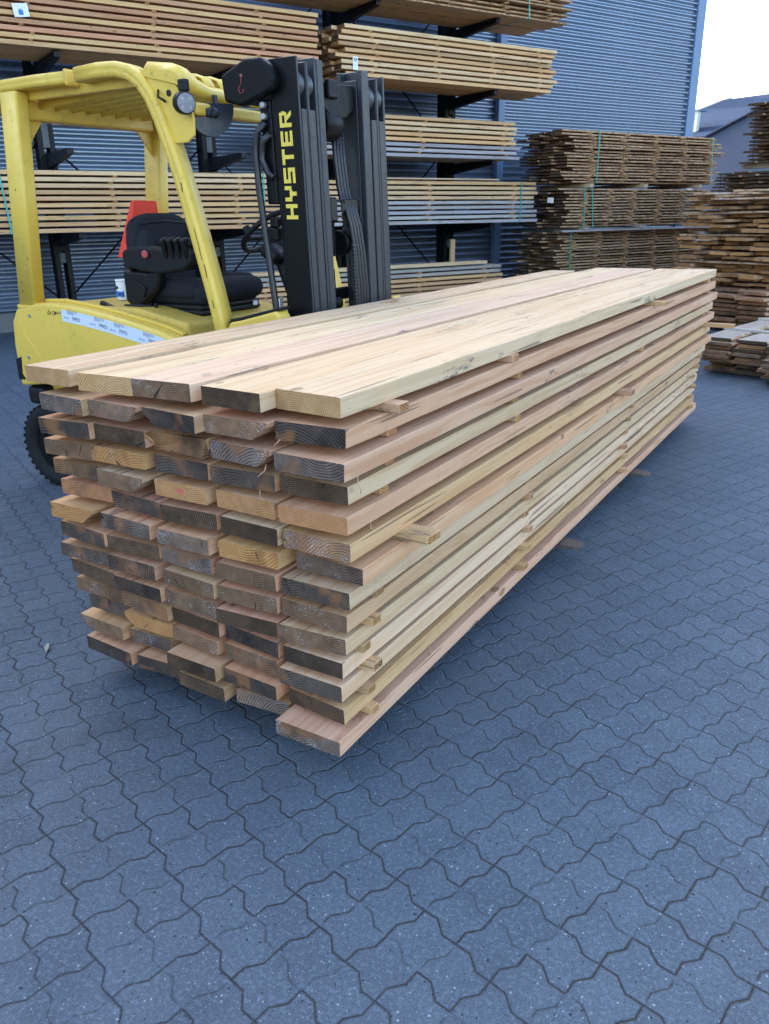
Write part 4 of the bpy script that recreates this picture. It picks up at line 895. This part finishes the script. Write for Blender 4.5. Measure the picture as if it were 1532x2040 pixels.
mb = MB(); mb.box(-.035, .035, -.002, .002, 0, .12); o = mb.build('paper_sheet', M['paper']); o.location = (-1.43, 1.60, 1.06); o.rotation_euler = (0, 0, PI/2 + .45); tag(o, 'white paper sheet fixed upright behind the hose at the foot of the forklift mast', 'paper')

# ---- bolts, seams and scraped patches on the truck
mb = MB()
for x, z in ((-3.06, 1.04), (-2.05, .93), (-3.13, .80)): mb.cyl((x, YN - .004, z), (x, YN + .004, z), .011, 6)
for k_ in range(1): pass
for q_, (x, z) in enumerate(((-3.06, 1.04), (-2.05, .93), (-3.13, .80))):
    m_ = MB(); m_.cyl((x, YN - .0045, z), (x, YN + .003, z), .010, 6); fp(m_, 'bolt', M['steel'], bodyp)
mb.bm.free()
rs = random.Random(8); gp = [o for o in fk.children if o.name.startswith('guard_front_post')][0]
for x0, z0, x1, z1, w_ in ((-1.742, 1.50, -1.712, 1.36, .0022), (-1.70, 1.34, -1.69, 1.28, .003), (-1.80, 1.70, -1.795, 1.66, .003), (-1.67, 1.18, -1.663, 1.14, .002)):
    m_ = MB(); m_.tube([(x0, YN + .0046, z0), ((x0+x1)/2 + .002, YN + .0044, (z0+z1)/2), (x1, YN + .0046, z1)], w_, 6, flat=.3); fp(m_, 'paint_scratch', M['black'], gp)
rp2 = [o for o in fk.children if o.name.startswith('guard_rear_post')][0]
m_ = MB()
for q in range(5):
    z = rs.uniform(1.15, 2.0); x = -3.085 + .13*(z - 1.085)/1.08 + rs.uniform(-.05, .05)
    m_.box(x, x + rs.uniform(.004, .010), YN + .0035, YN + .0065, z, z + rs.uniform(.004, .014))
fp(m_, 'paint_chip', paint('chipped_paint', (.07, .06, .05), .7), rp2)

# ================================================================== far building
fb0 = empty('workshop_building', sn(50, -24), WROT); tag(fb0, 'far low building with a blue grey pitched roof beyond the warehouse corner', 'building')
# local: x = s - 50, y = -(n + 24)
def fl(s, n, z): return (s - 50, -(n + 24), z)
def slab(pts, th, mat, name, parent):
    b = bmesh.new(); v1 = [b.verts.new(p_) for p_ in pts]; v0 = [b.verts.new((p_[0], p_[1], p_[2] - th)) for p_ in pts]
    b.faces.new(v1); b.faces.new(v0[::-1]); n = len(pts)
    for q in range(n): b.faces.new((v1[q], v0[q], v0[(q+1) % n], v1[(q+1) % n]))
    bmesh.ops.recalc_face_normals(b, faces=b.faces); mb = MB(); mb._merge(b); return mb.build(name, mat, parent)
slab([fl(50, -50, 6.2), fl(50, -4, 6.15), fl(57, -8, 9.05), fl(57, -39.3, 9.18), fl(57, -41.3, 8.72), fl(57, -50, 8.65)], .22, M['roof'], 'roof', fb0)
slab([fl(57.1, -50, 8.6), fl(57.1, -41.3, 8.68), fl(57.1, -39.3, 9.15), fl(57.1, -8, 9.02), fl(64, -4, 6.15), fl(64, -50, 6.2)], .22, M['roof'], 'roof', fb0)
mb = MB(); mb.box(0.3, 13.7, -20, 26, 0, 6.0); mb.build('wall', M['clad'], fb0)
mb = MB(); mb.box(-.06, .10, -20, 26, 5.95, 6.13); mb.build('gutter', M['steel'], fb0)
mb = MB(); mb.box(1.2, 1.5, 13.15, 18.0, 6.6, 7.92); mb.build('roof_lantern', M['cream'], fb0)
mb = MB(); mb.box(1.05, 2.2, 13.05, 18.2, 7.925, 8.03); mb.build('lantern_roof', M['trim'], fb0)
slab([fl(57.0, -41.35, 8.83), fl(57.0, -38.9, 9.30), fl(57.9, -38.9, 9.20), fl(57.9, -41.35, 8.78)], .10, M['cream'], 'ridge_flashing', fb0)
sb = empty('gabled_shed', sn(46, -24), WROT); tag(sb, 'dark slate blue gable of a nearer shed in front of the far pitched roof', 'shed')
b_ = bmesh.new(); prf = [(-34.2, 0), (-34.2, 5.55), (-33.0, 5.98), (-24.0, 9.3), (-15, 5.98), (-15, 0)]
mb = MB(); mb.prism([(-(n + 24), z) for n, z in prf], 'yz', 1.5, 4.0); mb.build('gable_wall', M['roofdark'], sb)
slab([fl(47.2, -34.6, 5.55), fl(47.2, -24, 9.42), fl(49.8, -24, 9.42), fl(49.8, -34.6, 5.55)], .07, M['roofdark'], 'roof', sb)
for q in sb.children[-1:]:
    for v in q.data.vertices: v.co.x += 4.0
slab([fl(51.2, -24, 9.42), fl(51.2, -13.6, 5.55), fl(53.8, -13.6, 5.55), fl(53.8, -24, 9.42)], .07, M['roofdark'], 'roof', sb)

# ================================================================== cantilever rack
RN = -10.78
rk = empty('cantilever_rack', sn(0, RN), WROT); tag(rk, 'tall black steel cantilever rack with long arms against the corrugated wall', 'rack')
# local: x = s, y = RN - n (so the front of the rack is at negative y)
LEV = [1.385, 2.385, 3.445, 4.475]
for s in (-0.5, 1.87, 4.21, 6.5, 8.8):
    mb = MB()
    for dx in (-.075, .075): 
        mb.box(s + dx - .033, s + dx + .033, .0, .012, .02, 6.3, .001); mb.box(s + dx - .033, s + dx + .033, .238, .25, .02, 6.3, .001)
        mb.box(s + (dx - .006 if dx < 0 else dx - .006), s + dx + .006, .0125, .2375, .02, 6.3, .001)
    up_ = mb.build('upright', M['rack'], rk)
    for z in LEV: mb = MB(); mb.box(s - .05, s + .05, .02, .20, z - .42, z - .28, .004); mb.build('spacer_plate', M['rackgrey'], up_)
    for z0, z1 in ((2.46, 2.92), (1.46, 2.10)): mb = MB(); mb.box(s - .042, s + .042, -.006, .006, z0, z1, .002); mb.build('joint_plate', M['rackgrey'], up_)
    for z in LEV:
        mb = MB(); b_ = bmesh.new(); w_ = .038
        A0, A1 = [(0.0, z - .19), (0.0, z - .004)], [(-1.20, z - .072), (-1.20, z - .004)]
        P_ = [b_.verts.new((s + sx*w_, y, zz)) for (y, zz) in (A0[0], A0[1], A1[1], A1[0]) for sx in (-1, 1)]
        for q in range(4): 
            i0, i1 = 2*q, 2*((q+1) % 4); b_.faces.new((P_[i0], P_[i0+1], P_[i1+1], P_[i1]))
        b_.faces.new([P_[i] for i in (0, 2, 4, 6)]); b_.faces.new([P_[i] for i in (1, 3, 5, 7)])
        bmesh.ops.recalc_face_normals(b_, faces=b_.faces); mb._merge(b_)
        mb.box(s - .05, s + .05, -.014, .0, z - .26, z - .003, .003)
        ar = mb.build('arm', M['rack'], up_)
        mb = MB(); mb.box(s - .0385, s + .0385, -1.2035, -1.2005, z - .068, z - .010); 
        mb.build('arm_socket', M['black'], ar)
    mb = MB(); mb.box(s - .06, s + .06, -1.30, .25, .02, .19, .004); mb.build('foot', M['rack'], up_)
for a0, a1 in ((1.87, 4.21), (6.5, 8.8), (-.5, 1.87), (4.21, 6.5)):
    for z0, z1 in ((.4, 2.6), (2.7, 4.9)):
        mb = MB(); mb.tube([(a0, .20, z0), (a1, .20, z1)], .014, 6); mb.tube([(a0, .225, z1), (a1, .225, z0)], .014, 6); mb.build('cross_brace', M['rack'], rk)

# ================================================================== lumber in the rack
rr = random.Random(11)
BM = [M['woodfar'], M['end'], M['bark']]
proto = [board_mesh('rack_board', .2, .0485, 1.0, BM, 3, rr.uniform(-.002, .002), 0.0, rr.uniform(-.01, .01), None, 0, rr) for q in range(6)]
LENM = {}
def lenmesh(L, q):
    key = (round(L, 1), q % 3)
    if key not in LENM: LENM[key] = board_mesh('rack_board', .2, .0485, key[0], BM, 5, rr.uniform(-.004, .004), rr.uniform(-.001, .001), rr.uniform(-.01, .01), None, 0, rr)
    return LENM[key]
def stickmesh():
    m_ = MB(); m_.box(-.021, .021, -.58, .58, 0, .025, .001); 
    for f in m_.bm.faces:
        if abs(f.normal.y) > .9: f.material_index = 1
    return m_.mesh('spacer_stick', BM)
STK = stickmesh()
def col_(t, j=.06, a=.4):
    f = rr.uniform(1-1.8*j, 1+1.5*j); return (t[0]*f, t[1]*f*rr.uniform(.97, 1.03), t[2]*f*rr.uniform(.95, 1.05), a)
GREY = (.36, .345, .34); RPINK = (.56, .295, .165); RYEL = (.62, .39, .185); RPALE = (.64, .445, .25); RTAN = (.52, .325, .165)
COLN = ['front', 'second', 'middle', 'fourth', 'rearmost']
LR_ORD = ['leftmost', 'second', 'third', 'fourth', 'rightmost']
def pile(where, s0, s1, z0, tones, rows, strapped=None, seed=1, ncol=5, front=-9.5, jit=.05, lastrow=None):
    """a rack pile: layers from the bottom up; strapped -> one bundle thing with parts"""
    r_ = random.Random(seed); n_l = len(tones); root = None
    if strapped:
        root = empty('lumber_bundle', sn(s0, front, z0), -WA); tag(root, strapped, 'lumber bundle', 'strapped bundles of sawn boards in the rack')
    def put(o, s, n, z, rz=0.0):
        if root: o.parent = root; o.location = (n - front, s - s0, z - z0); o.rotation_euler = (0, 0, rz)
        else: o.location = sn(s, n, z); o.rotation_euler = (0, 0, -WA + rz)
    for l, t in enumerate(tones):
        top = n_l - l
        for c_ in range(ncol):
            dl = r_.uniform(-jit, jit); dr = r_.uniform(-jit, jit)
            o = link('board', lenmesh(s1 - s0 + dr - dl, r_.randrange(3)))
            put(o, s0 + dl, front - .1 - c_*.2055 + r_.uniform(-.004, .004)*(c_ > 0) + r_.uniform(-.008, .004)*(c_ == 0), z0 + l*PT + r_.uniform(0, .0012), r_.uniform(-.0008, .0008))
            o.color = col_(t, .07, r_.uniform(.1, .8))
            if not root:
                ln = 'bottom layer' if l == 0 else ORD[top] + (' layer from top' if top > 1 else ' layer')
                tag(o, '%s board, %s of %s' % (COLN[c_], ln, where), 'board', 'loose stacked boards in the rack')
        if l < n_l - 1:
            for q, s in enumerate(rows):
                o = link('spacer_stick', STK); put(o, s + r_.uniform(-.06, .06), front - .57 + r_.uniform(-.006, .008), z0 + l*PT + .0497, PI/2 + r_.uniform(-.02, .02))
                o.color = col_(r_.choice((RTAN, RYEL, RYEL)), .1, .3)
                if not root: 
                    tag(o, '%s spacer stick on %s of %s' % (LR_ORD[q] if q < len(rows)-1 else 'rightmost', 'bottom layer' if l == 0 else ORD[top] + ' layer from top', where), 'spacer', 'spacer sticks in the rack piles')
    return root
def strap_part(root, y, hx0, hx1, z0, z1, w=.016, lean=0.0, slack=0.0):
    mb = MB(); e = .004
    mb.box(hx1, hx1 + e, y - w/2, y + w/2, z0, z1); mb.box(hx0 - e, hx1 + e, y - w/2, y + w/2, z1, z1 + e); mb.box(hx0 - e, hx1 + e, y - w/2, y + w/2, z0 - e, z0); mb.box(hx0 - e, hx0, y - w/2, y + w/2, z0, z1)
    for v in mb.bm.verts: v.co.y += lean*(v.co.z - z0) + slack*math.sin(PI*(v.co.z - z0)/(z1 - z0))*0
    return mb.build('strap', M['strap'], root)
W5 = .2055*5
# high left pile, reddish wood (its top is cut by the frame)
pile('high reddish pile above forklift', -.35, 5.42, 3.45, [RYEL, RYEL, RPINK, RPINK, RYEL, RPINK, RPINK, RYEL, RPINK, RYEL], (.55, 1.55, 3.05, 4.55), None, 21, 5, -9.5, .05)
pile('high pale pile right of mast', 5.78, 10.02, 3.45, [RYEL, RPALE, RPALE, RYEL, RYEL, RTAN, RPALE, RYEL, RPALE], (6.35, 7.55, 8.65, 9.7), None, 22, 5, -9.5, .09)
pile('middle rack pile, grey below', 5.25, 9.25, 2.39, [GREY, GREY, GREY, RYEL, RYEL, RPALE, RPALE, RTAN], (5.7, 7.25, 8.95), None, 23, 5, -9.5, .07)
LL = pile('', -.45, 4.75, 1.39, [RTAN, RTAN, RYEL, RTAN, RYEL, RTAN, RTAN, RPALE, RPALE, RPALE], (.2, 2.32, 4.05), 'strapped bundle of pale tan boards in the rack behind the forklift seat', 24, 5, -9.5, .04)
for s in (1.02, 4.42): strap_part(LL, s + .45, -W5 - .01, .012, -.002, 10*PT - .02, .018, .04 if s > 2 else -.05)
LM = pile('', 5.30, 9.72, 1.39, [GREY, GREY, (.33, .32, .33), GREY, GREY, RPALE, RPALE, RPALE, RYEL], (5.8, 7.4, 9.25), 'strapped bundle of boards, yellow above grey, right of the mast', 25, 5, -9.5, .06)
strap_part(LM, 9.36 - 5.30, -W5 - .01, .014, -.002, 9*PT - .02, .02, .02)
pile('lowest rack pile', 3.75, 8.95, .20, [RTAN, RTAN, RTAN, RTAN, RYEL, (.42, .36, .29), (.36, .33, .28)], (4.4, 7.2, 8.6), None, 26, 5, -9.45, .05)
o = link('board', lenmesh(5.0, 0)); o.location = sn(3.6, -9.56, .20 + 7*PT + .001); o.rotation_euler = (0, 0, -WA - .004); o.color = (.62, .45, .26, .3); tag(o, 'loose yellowish board on top of the lowest rack pile beside the ground', 'board', 'loose stacked boards in the rack')
o = link('board', lenmesh(2.4, 1)); o.location = sn(6.5, -9.62, 1.39 + 9*PT + .001); o.rotation_euler = (0, 0, -WA + .003); o.color = (.52, .36, .22, .5); o.scale = (.8, 1, .45); tag(o, 'thin loose board on top of the strapped yellow and grey bundle', 'board', 'loose stacked boards in the rack')
mb = MB(); mb.box(-.045, .045, -.022, .022, 0, .40, .002); o = mb.build('stake', BM); o.color = (.50, .34, .2, .3); o.location = sn(8.18, -9.9, .20 + 7*PT + .001); o.rotation_euler = (0, .02, -WA + 1.5); tag(o, 'short wooden stake standing upright on the lowest rack pile', 'stake')

# ================================================================== waney-edged boards
def waney_mesh(w_, t, L, rnd, mats, seg=9, edge=.014):
    b = bmesh.new(); rings = []
    lo = rnd.uniform(.0, edge*1.6); ph = [rnd.uniform(0, 6.28) for q in range(4)]
    for q in range(seg + 1):
        y = L*q/seg; f = q/seg
        xl = -w_/2 + edge*.9*math.sin(5*f + ph[0]) + rnd.uniform(-edge, edge)*.4; xr = w_/2 + edge*.9*math.sin(6*f + ph[1]) + rnd.uniform(-edge, edge)*.4
        dz = .004*math.sin(4*f + ph[2])
        e1, e2 = edge*rnd.uniform(.5, 1.1), edge*rnd.uniform(.5, 1.1)
        rings.append([b.verts.new(p_) for p_ in ((xl, y, dz), (xr, y, dz), (xr + e1*.3, y, dz + t*.45), (xr - e1, y, dz + t), (xl + e2, y, dz + t), (xl - e2*.3, y, dz + t*.45))])
    em = [0, 2, 2, 0, 2, 2]
    for r0, r1 in zip(rings, rings[1:]):
        for q in range(6):
            f = b.faces.new((r0[q], r1[q], r1[(q+1) % 6], r0[(q+1) % 6])); f.material_index = em[q]
    f = b.faces.new(rings[0]); f.material_index = 1
    f = b.faces.new(rings[-1][::-1]); f.material_index = 1
    bmesh.ops.recalc_face_normals(b, faces=b.faces)
    me = bpy.data.meshes.new('waney_board'); b.to_mesh(me); b.free()
    for m_ in mats: me.materials.append(m_)
    return me
OLD = [M['woodold'], M['endshade'], M['bark']]; BRN = [M['woodbrown'], M['endshade'], M['bark']]; BRE = [M['woodbrown'], M['end'], M['bark']]
rw2 = random.Random(31)
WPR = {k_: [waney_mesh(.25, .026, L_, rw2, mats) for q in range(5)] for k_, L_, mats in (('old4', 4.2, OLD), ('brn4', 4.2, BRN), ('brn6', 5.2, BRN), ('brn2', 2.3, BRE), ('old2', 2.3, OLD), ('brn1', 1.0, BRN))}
def waney_bundle(label, loc, rz, key, layers, cols, pitch, tones, rows, seed, straps=(), wcol=.285, ragged=.16, tilt=0.0):
    r_ = random.Random(seed); root = empty('board_bundle', loc, rz); tag(root, label, 'lumber bundle', 'strapped bundles of rough boards')
    for l in range(layers):
        for c_ in range(cols):
            o = link('rough_board', r_.choice(WPR[key]), root)
            o.location = (-wcol*(c_ + .5) + r_.uniform(-.025, .025), r_.uniform(-ragged, ragged), l*pitch + r_.uniform(0, .003)); o.rotation_euler = (0, r_.uniform(-.006, .006), r_.uniform(-.008, .008))
            t = r_.choice(tones); f = r_.uniform(.75, 1.15); o.color = (t[0]*f, t[1]*f, t[2]*f, r_.uniform(.7, 1.0))
        if l < layers - 1:
            for s in rows:
                o = link('spacer_stick', STK, root); o.location = (-wcol*cols/2 + r_.uniform(.01, .06), s + r_.uniform(-.07, .07), l*pitch + .0285); o.rotation_euler = (0, 0, PI/2 + r_.uniform(-.04, .04)); o.scale = (1.5, cols*wcol/1.16, .80); t = r_.choice((LT, GB, LT)); o.color = (t[0]*.9, t[1]*.9, t[2]*.9, .3)
    for y in straps: strap_part(root, y, -wcol*cols - .02, .022, -.004, (layers - 1)*pitch + .032, .022, r_.uniform(-.12, .02))
    return root
BR = (.55, .335, .17); BR2 = (.45, .275, .15); GB = (.45, .325, .215); DK = (.30, .20, .13); LT = (.66, .43, .22)
waney_bundle('high strapped bundle of rough golden brown boards on top, right of the rack', sn(10.0, -9.04, 2.02), -WA, 'brn4', 17, 4, .0505, (BR, LT, BR2, BR), (.6, 1.45, 2.3, 3.1, 3.9), 41, (.72, 4.0))
waney_bundle('strapped bundle of dark grey brown boards in the middle, right of the rack', sn(10.0, -9.02, 1.29), -WA, 'old4', 13, 4, .0505, (BR2, GB, DK, GB), (.45, 1.1, 1.75, 2.5, 3.2, 3.85), 42, (.45, .68))
waney_bundle('strapped bundle of grey weathered boards near the ground, right of the rack', sn(9.95, -9.10, .42), -WA, 'old4', 16, 4, .0505, (GB, GB, BR2, LT), (.35, 1.0, 1.8, 2.6, 3.3, 3.9), 43, (.30,))
r_ = random.Random(5)
for q, (s, z) in enumerate(((10.55, 1.985), (12.0, 1.985), (13.6, 1.985), (10.5, 1.255), (12.0, 1.255), (13.7, 1.255))):
    m_ = MB(); hgt = .033 if z > 1.5 else .033
    m_.box(-.05, .05, -.62, .62, -.0, hgt, .002); o = m_.build('bearer', BM); o.location = sn(s, -9.58, z - (.04 if z > 1.5 else .01)); o.rotation_euler = (0, 0, -WA + PI/2); o.color = (.5, .38, .24, .4)
    o.scale = (1, 1, 1.9 if z > 1.5 else .9)
    tag(o, '%s wooden bearer under the %s rough board bundle right of the rack' % (('left', 'middle', 'right')[q % 3], 'top' if z > 1.5 else 'middle'), 'bearer', 'wooden bearers between the bundles right of the rack')
for q, s in enumerate((10.5, 12.1, 13.7)):
    m_ = MB(); m_.box(-.06, .06, -.62, .62, 0, .416, .003); o = m_.build('bearer', BM); o.location = sn(s, -9.65, 0.001); o.rotation_euler = (0, 0, -WA + PI/2); o.color = (.3, .22, .15, .6)
    tag(o, '%s tall bearer on the ground under the lowest rough bundle' % ('left', 'middle', 'right')[q], 'bearer', 'wooden bearers between the bundles right of the rack')
# long pale top plank of the lowest bundle
o = link('plank', lenmesh(4.2, 2)); o.location = sn(9.9, -9.08, .42 + 15*.0505 + .031); o.rotation_euler = (0, 0, -WA - .006); o.scale = (1.0, 1, .6); o.color = (.40, .37, .35, .5); tag(o, 'long pale grey plank lying on the lowest weathered bundle', 'plank')
# bundle on the highest arms
waney_bundle('strapped bundle of rough boards on the highest rack arms', sn(4.95, -9.42, 4.48), -WA, 'brn6', 9, 4, .062, (BR, LT, RYEL, BR), (.5, 1.6, 2.8, 3.9, 4.8), 44, (4.35,), .29, .10)
# bundles far right, behind the loose piles
waney_bundle('tall strapped bundle of brown boards topmost at the far right', sn(11.2, -5.38, 2.20), -WA, 'brn4', 17, 4, .0505, (BR, GB, BR2, LT), (.35, 1.4, 2.6, 3.8), 45, (.28,), .28, .09)
waney_bundle('strapped dark grey bundle under the topmost far right bundle', sn(11.0, -5.76, 1.20), -WA, 'old4', 18, 4, .0505, (GB, DK, GB), (.35, 1.4, 2.6, 3.8), 46, (.35,), .28, .12)
waney_bundle('lowest brown bundle on the ground behind the loose pile at the far right', sn(11.1, -5.9, .12), -WA, 'brn4', 20, 4, .0505, (BR2, DK), (.5, 2.1, 3.7), 47, (), .28, .08)
mb = MB(); mb.box(-1.1, -.03, .3, .4, -.119, -.003); mb.box(-1.1, -.03, 3.6, 3.7, -.119, -.003); o = mb.build('bearer', BM); o.location = sn(11.1, -5.9, .12); o.rotation_euler = (0, 0, -WA); o.color = BR2 + (.5,); tag(o, 'wooden bearers on the ground under the far right brown bundle', 'bearer')
for q, s in enumerate((11.3, 14.8)):
    m_ = MB(); m_.box(-.05, .05, -.55, .55, 0, .05, .002); o = m_.build('bearer', BM); o.location = sn(s, -6.0, 2.131); o.rotation_euler = (0, 0, -WA + PI/2); o.scale = (1, 1, 1.3); o.color = (.3, .25, .2, .5)
    tag(o, '%s bearer between the two upper bundles at the far right' % ('near', 'far')[q], 'bearer')
    m_ = MB(); m_.box(-.05, .05, -.55, .55, 0, .05, .002); o = m_.build('bearer', BM); o.location = sn(s, -6.5, 1.112); o.rotation_euler = (0, 0, -WA + PI/2); o.scale = (1, 1, 1.7); o.color = (.3, .25, .2, .5)
    tag(o, '%s bearer between the two lower bundles at the far right' % ('near', 'far')[q], 'bearer')

# ================================================================== loose piles of rough boards at the right
rp_ = random.Random(61)
def loose(loc, rz, key, sc, t, lab, a=.6, f=None, rx=0.0):
    o = link('rough_board', rp_.choice(WPR[key])); o.location = loc; o.rotation_euler = (rx, rp_.uniform(-.02, .02), rz); o.scale = sc
    f = f or rp_.uniform(.75, 1.2); o.color = (t[0]*f, t[1]*f, t[2]*f, a); return tag(o, lab, 'board', 'loose rough boards in the piles at the right')
HOR = ['leftmost', 'second', 'third', 'fourth', 'fifth', 'rightmost']
# messy tall pile, ends towards the camera
S_, NL = 9.05, 20
z = .585
for l in range(NL):
    top = NL - l
    cross = l in (5, 11, 16)
    if cross:
        for q in range(2):
            loose(sn(S_ + .12 + q*.42, -5.85 + rp_.uniform(-.1, .1), z), -WA - PI/2 + rp_.uniform(-.04, .04), 'brn2', (.9, .75, .9), rp_.choice((BR, LT, GB)), '%s crosswise board, %s layer from top of messy right pile' % (('front', 'rear')[q], ORD[top]), .5)
    else:
        n = -5.84; q = 0
        while n < -4.25:
            w_ = rp_.uniform(.2, .30)
            loose(sn(S_ + rp_.uniform(-.16, .22), n + w_/2, z + rp_.uniform(0, .006)), -WA + rp_.uniform(-.07, .07), 'brn2', (w_/.26, rp_.uniform(.9, 1.1), rp_.uniform(1.2, 1.8)), rp_.choice((BR, LT, LT, (.60, .42, .27), (.50, .30, .18))), '%s rough board, %s layer from top of messy right pile' % (HOR[min(q, 5)], ORD[top]), rp_.uniform(.0, .35))
            n += w_ + rp_.uniform(.01, .04); q += 1
    z += .057
loose(sn(S_ - .25, -5.55, z), -WA - 1.1, 'brn2', (.8, .62, .9), (.55, .45, .34), 'pale board lying askew on top of the messy right pile', .3, 1.1); loose(sn(S_ + .1, -5.15, z + .03), -WA - 1.45, 'brn2', (.9, .8, 1.0), (.58, .45, .32), 'pale long board on top of the messy right pile, right of the askew one', .3, 1.1)
loose(sn(S_ - .2, -5.3, z - .06), -WA - 1.2, 'old2', (.5, .4, .8), (.33, .36, .44), 'bluish grey board end just under the top of the messy right pile', .5, 1.0)
# reddish brown pile under it: two heaps with a gap
for l in range(9):
    top = 9 - l
    for q, (n0, n1) in enumerate(((-5.75, -5.38), (-5.22, -4.78), (-4.76, -4.30))):
        w_ = (n1 - n0)*rp_.uniform(.85, 1.0)
        loose(sn(S_ - .10 + rp_.uniform(-.10, .10) - .05*q, (n0 + n1)/2, .03 + l*.060 + rp_.uniform(0, .005)), -WA + rp_.uniform(-.04, .04), 'brn2', (w_/.26, 1.0, 1.5), rp_.choice(((.46, .27, .16), (.50, .31, .20), (.38, .22, .14))), '%s reddish board, %s layer of low heap under messy pile' % (('left', 'middle', 'right')[q], ORD[top]), rp_.uniform(.1, .5))
# low pile in front, boards pointing at the camera
RZL = -math.radians(12)
base = sn(6.16, -3.30, 0); lx = Vector((math.cos(RZL), math.sin(RZL), 0)); ly = Vector((-math.sin(RZL), math.cos(RZL), 0))
for q, y in enumerate((.25, 1.2, 2.1)):
    m_ = MB(); m_.box(-.05, 1.75, -.05, .05, 0, .045, .003); o = m_.build('bearer', BM); o.location = base + ly*y + Vector((0, 0, .001)); o.rotation_euler = (0, 0, RZL); o.color = (.2, .15, .11, .6); tag(o, '%s bearer on the paving under the low rough pile' % ('front', 'middle', 'rear')[q], 'bearer')
NLP = 8
for l in range(NLP):
    top = NLP - l; zz = .048 + l*.0415
    for q, x in enumerate((.0, .30, .66, .99, 1.32)):
        dy = (-.02 if q < 2 else -.26) + rp_.uniform(-.07, .07) + (.12 if l < 2 else 0)
        tone = rp_.choice((BR2, BR, GB, (.32, .22, .15))) if l < NLP - 1 else rp_.choice(((.56, .46, .36), (.62, .52, .41), (.58, .46, .34)))
        loose(base + lx*(x + .14 + rp_.uniform(-.02, .02)) + ly*dy + Vector((0, 0, zz + rp_.uniform(0, .004))), RZL + rp_.uniform(-.03, .03), 'brn2' if l < NLP - 1 else 'old2', (rp_.uniform(1.0, 1.2), 1.02, 1.15), tone, '%s rough board, %s of low pile behind load' % (HOR[q] if q < 4 else 'rightmost', 'top layer' if top == 1 else ORD[top] + ' layer from top'), rp_.uniform(.3, .7))
for q, (y, an) in enumerate(((.52, -.10), (1.55, -.05))):
    m_ = MB(); m_.box(-.9, .9, -.025, .025, 0, .022, .002); o = m_.build('spacer_stick', BM); o.location = base + lx*.85 + ly*y + Vector((0, 0, .048 + NLP*.0415 - .008)); o.rotation_euler = (0, 0, RZL + an); o.color = (.50, .46, .42, .4)
    tag(o, '%s pale stick lying across the top of the low pile behind the load' % ('near', 'far')[q], 'spacer')

# ================================================================== paper tags
def tag_paper(label, loc, rz, w_, h_, marks, tilt=0.0):
    mb = MB(); mb.box(-w_/2, w_/2, -.0015, .0015, -h_, 0)
    o = mb.build('paper_tag', M['paper']); o.location = loc; o.rotation_euler = (0, tilt, rz); tag(o, label, 'tag')
    for i, (x0, x1, z0, z1, m_) in enumerate(marks):
        mb = MB(); mb.box(x0, x1, -.0028, -.0017, z0, z1); mb.build('print', M[m_], o)
    return o
tag_paper('white tag with a blue print on the high reddish rack pile', sn(1.50, -9.478, 3.87), WROT, .17, .135, [(-.03, .02, -.115, -.065, 'blueink'), (-.02, .01, -.060, -.054, 'blueink'), (.01, .06, -.04, -.034, 'steel'), (-.06, .0, -.03, -.024, 'steel')], -.12)
tag_paper('small white tag with two dark marks on the high pale rack pile', sn(6.02, -9.484, 3.69), WROT, .085, .17, [(-.022, -.006, -.05, -.018, 'ink'), (.008, .024, -.05, -.018, 'ink'), (-.012, -.004, -.062, -.05, 'ink'), (.004, .012, -.062, -.05, 'ink'), (-.03, .03, -.10, -.096, 'steel'), (-.03, .02, -.12, -.116, 'steel')], 0)
tag_paper('pale blue white tag on the left end of the dark middle bundle', sn(9.72, -9.12, 1.78), -WA - .1, .16, .085, [], .05)
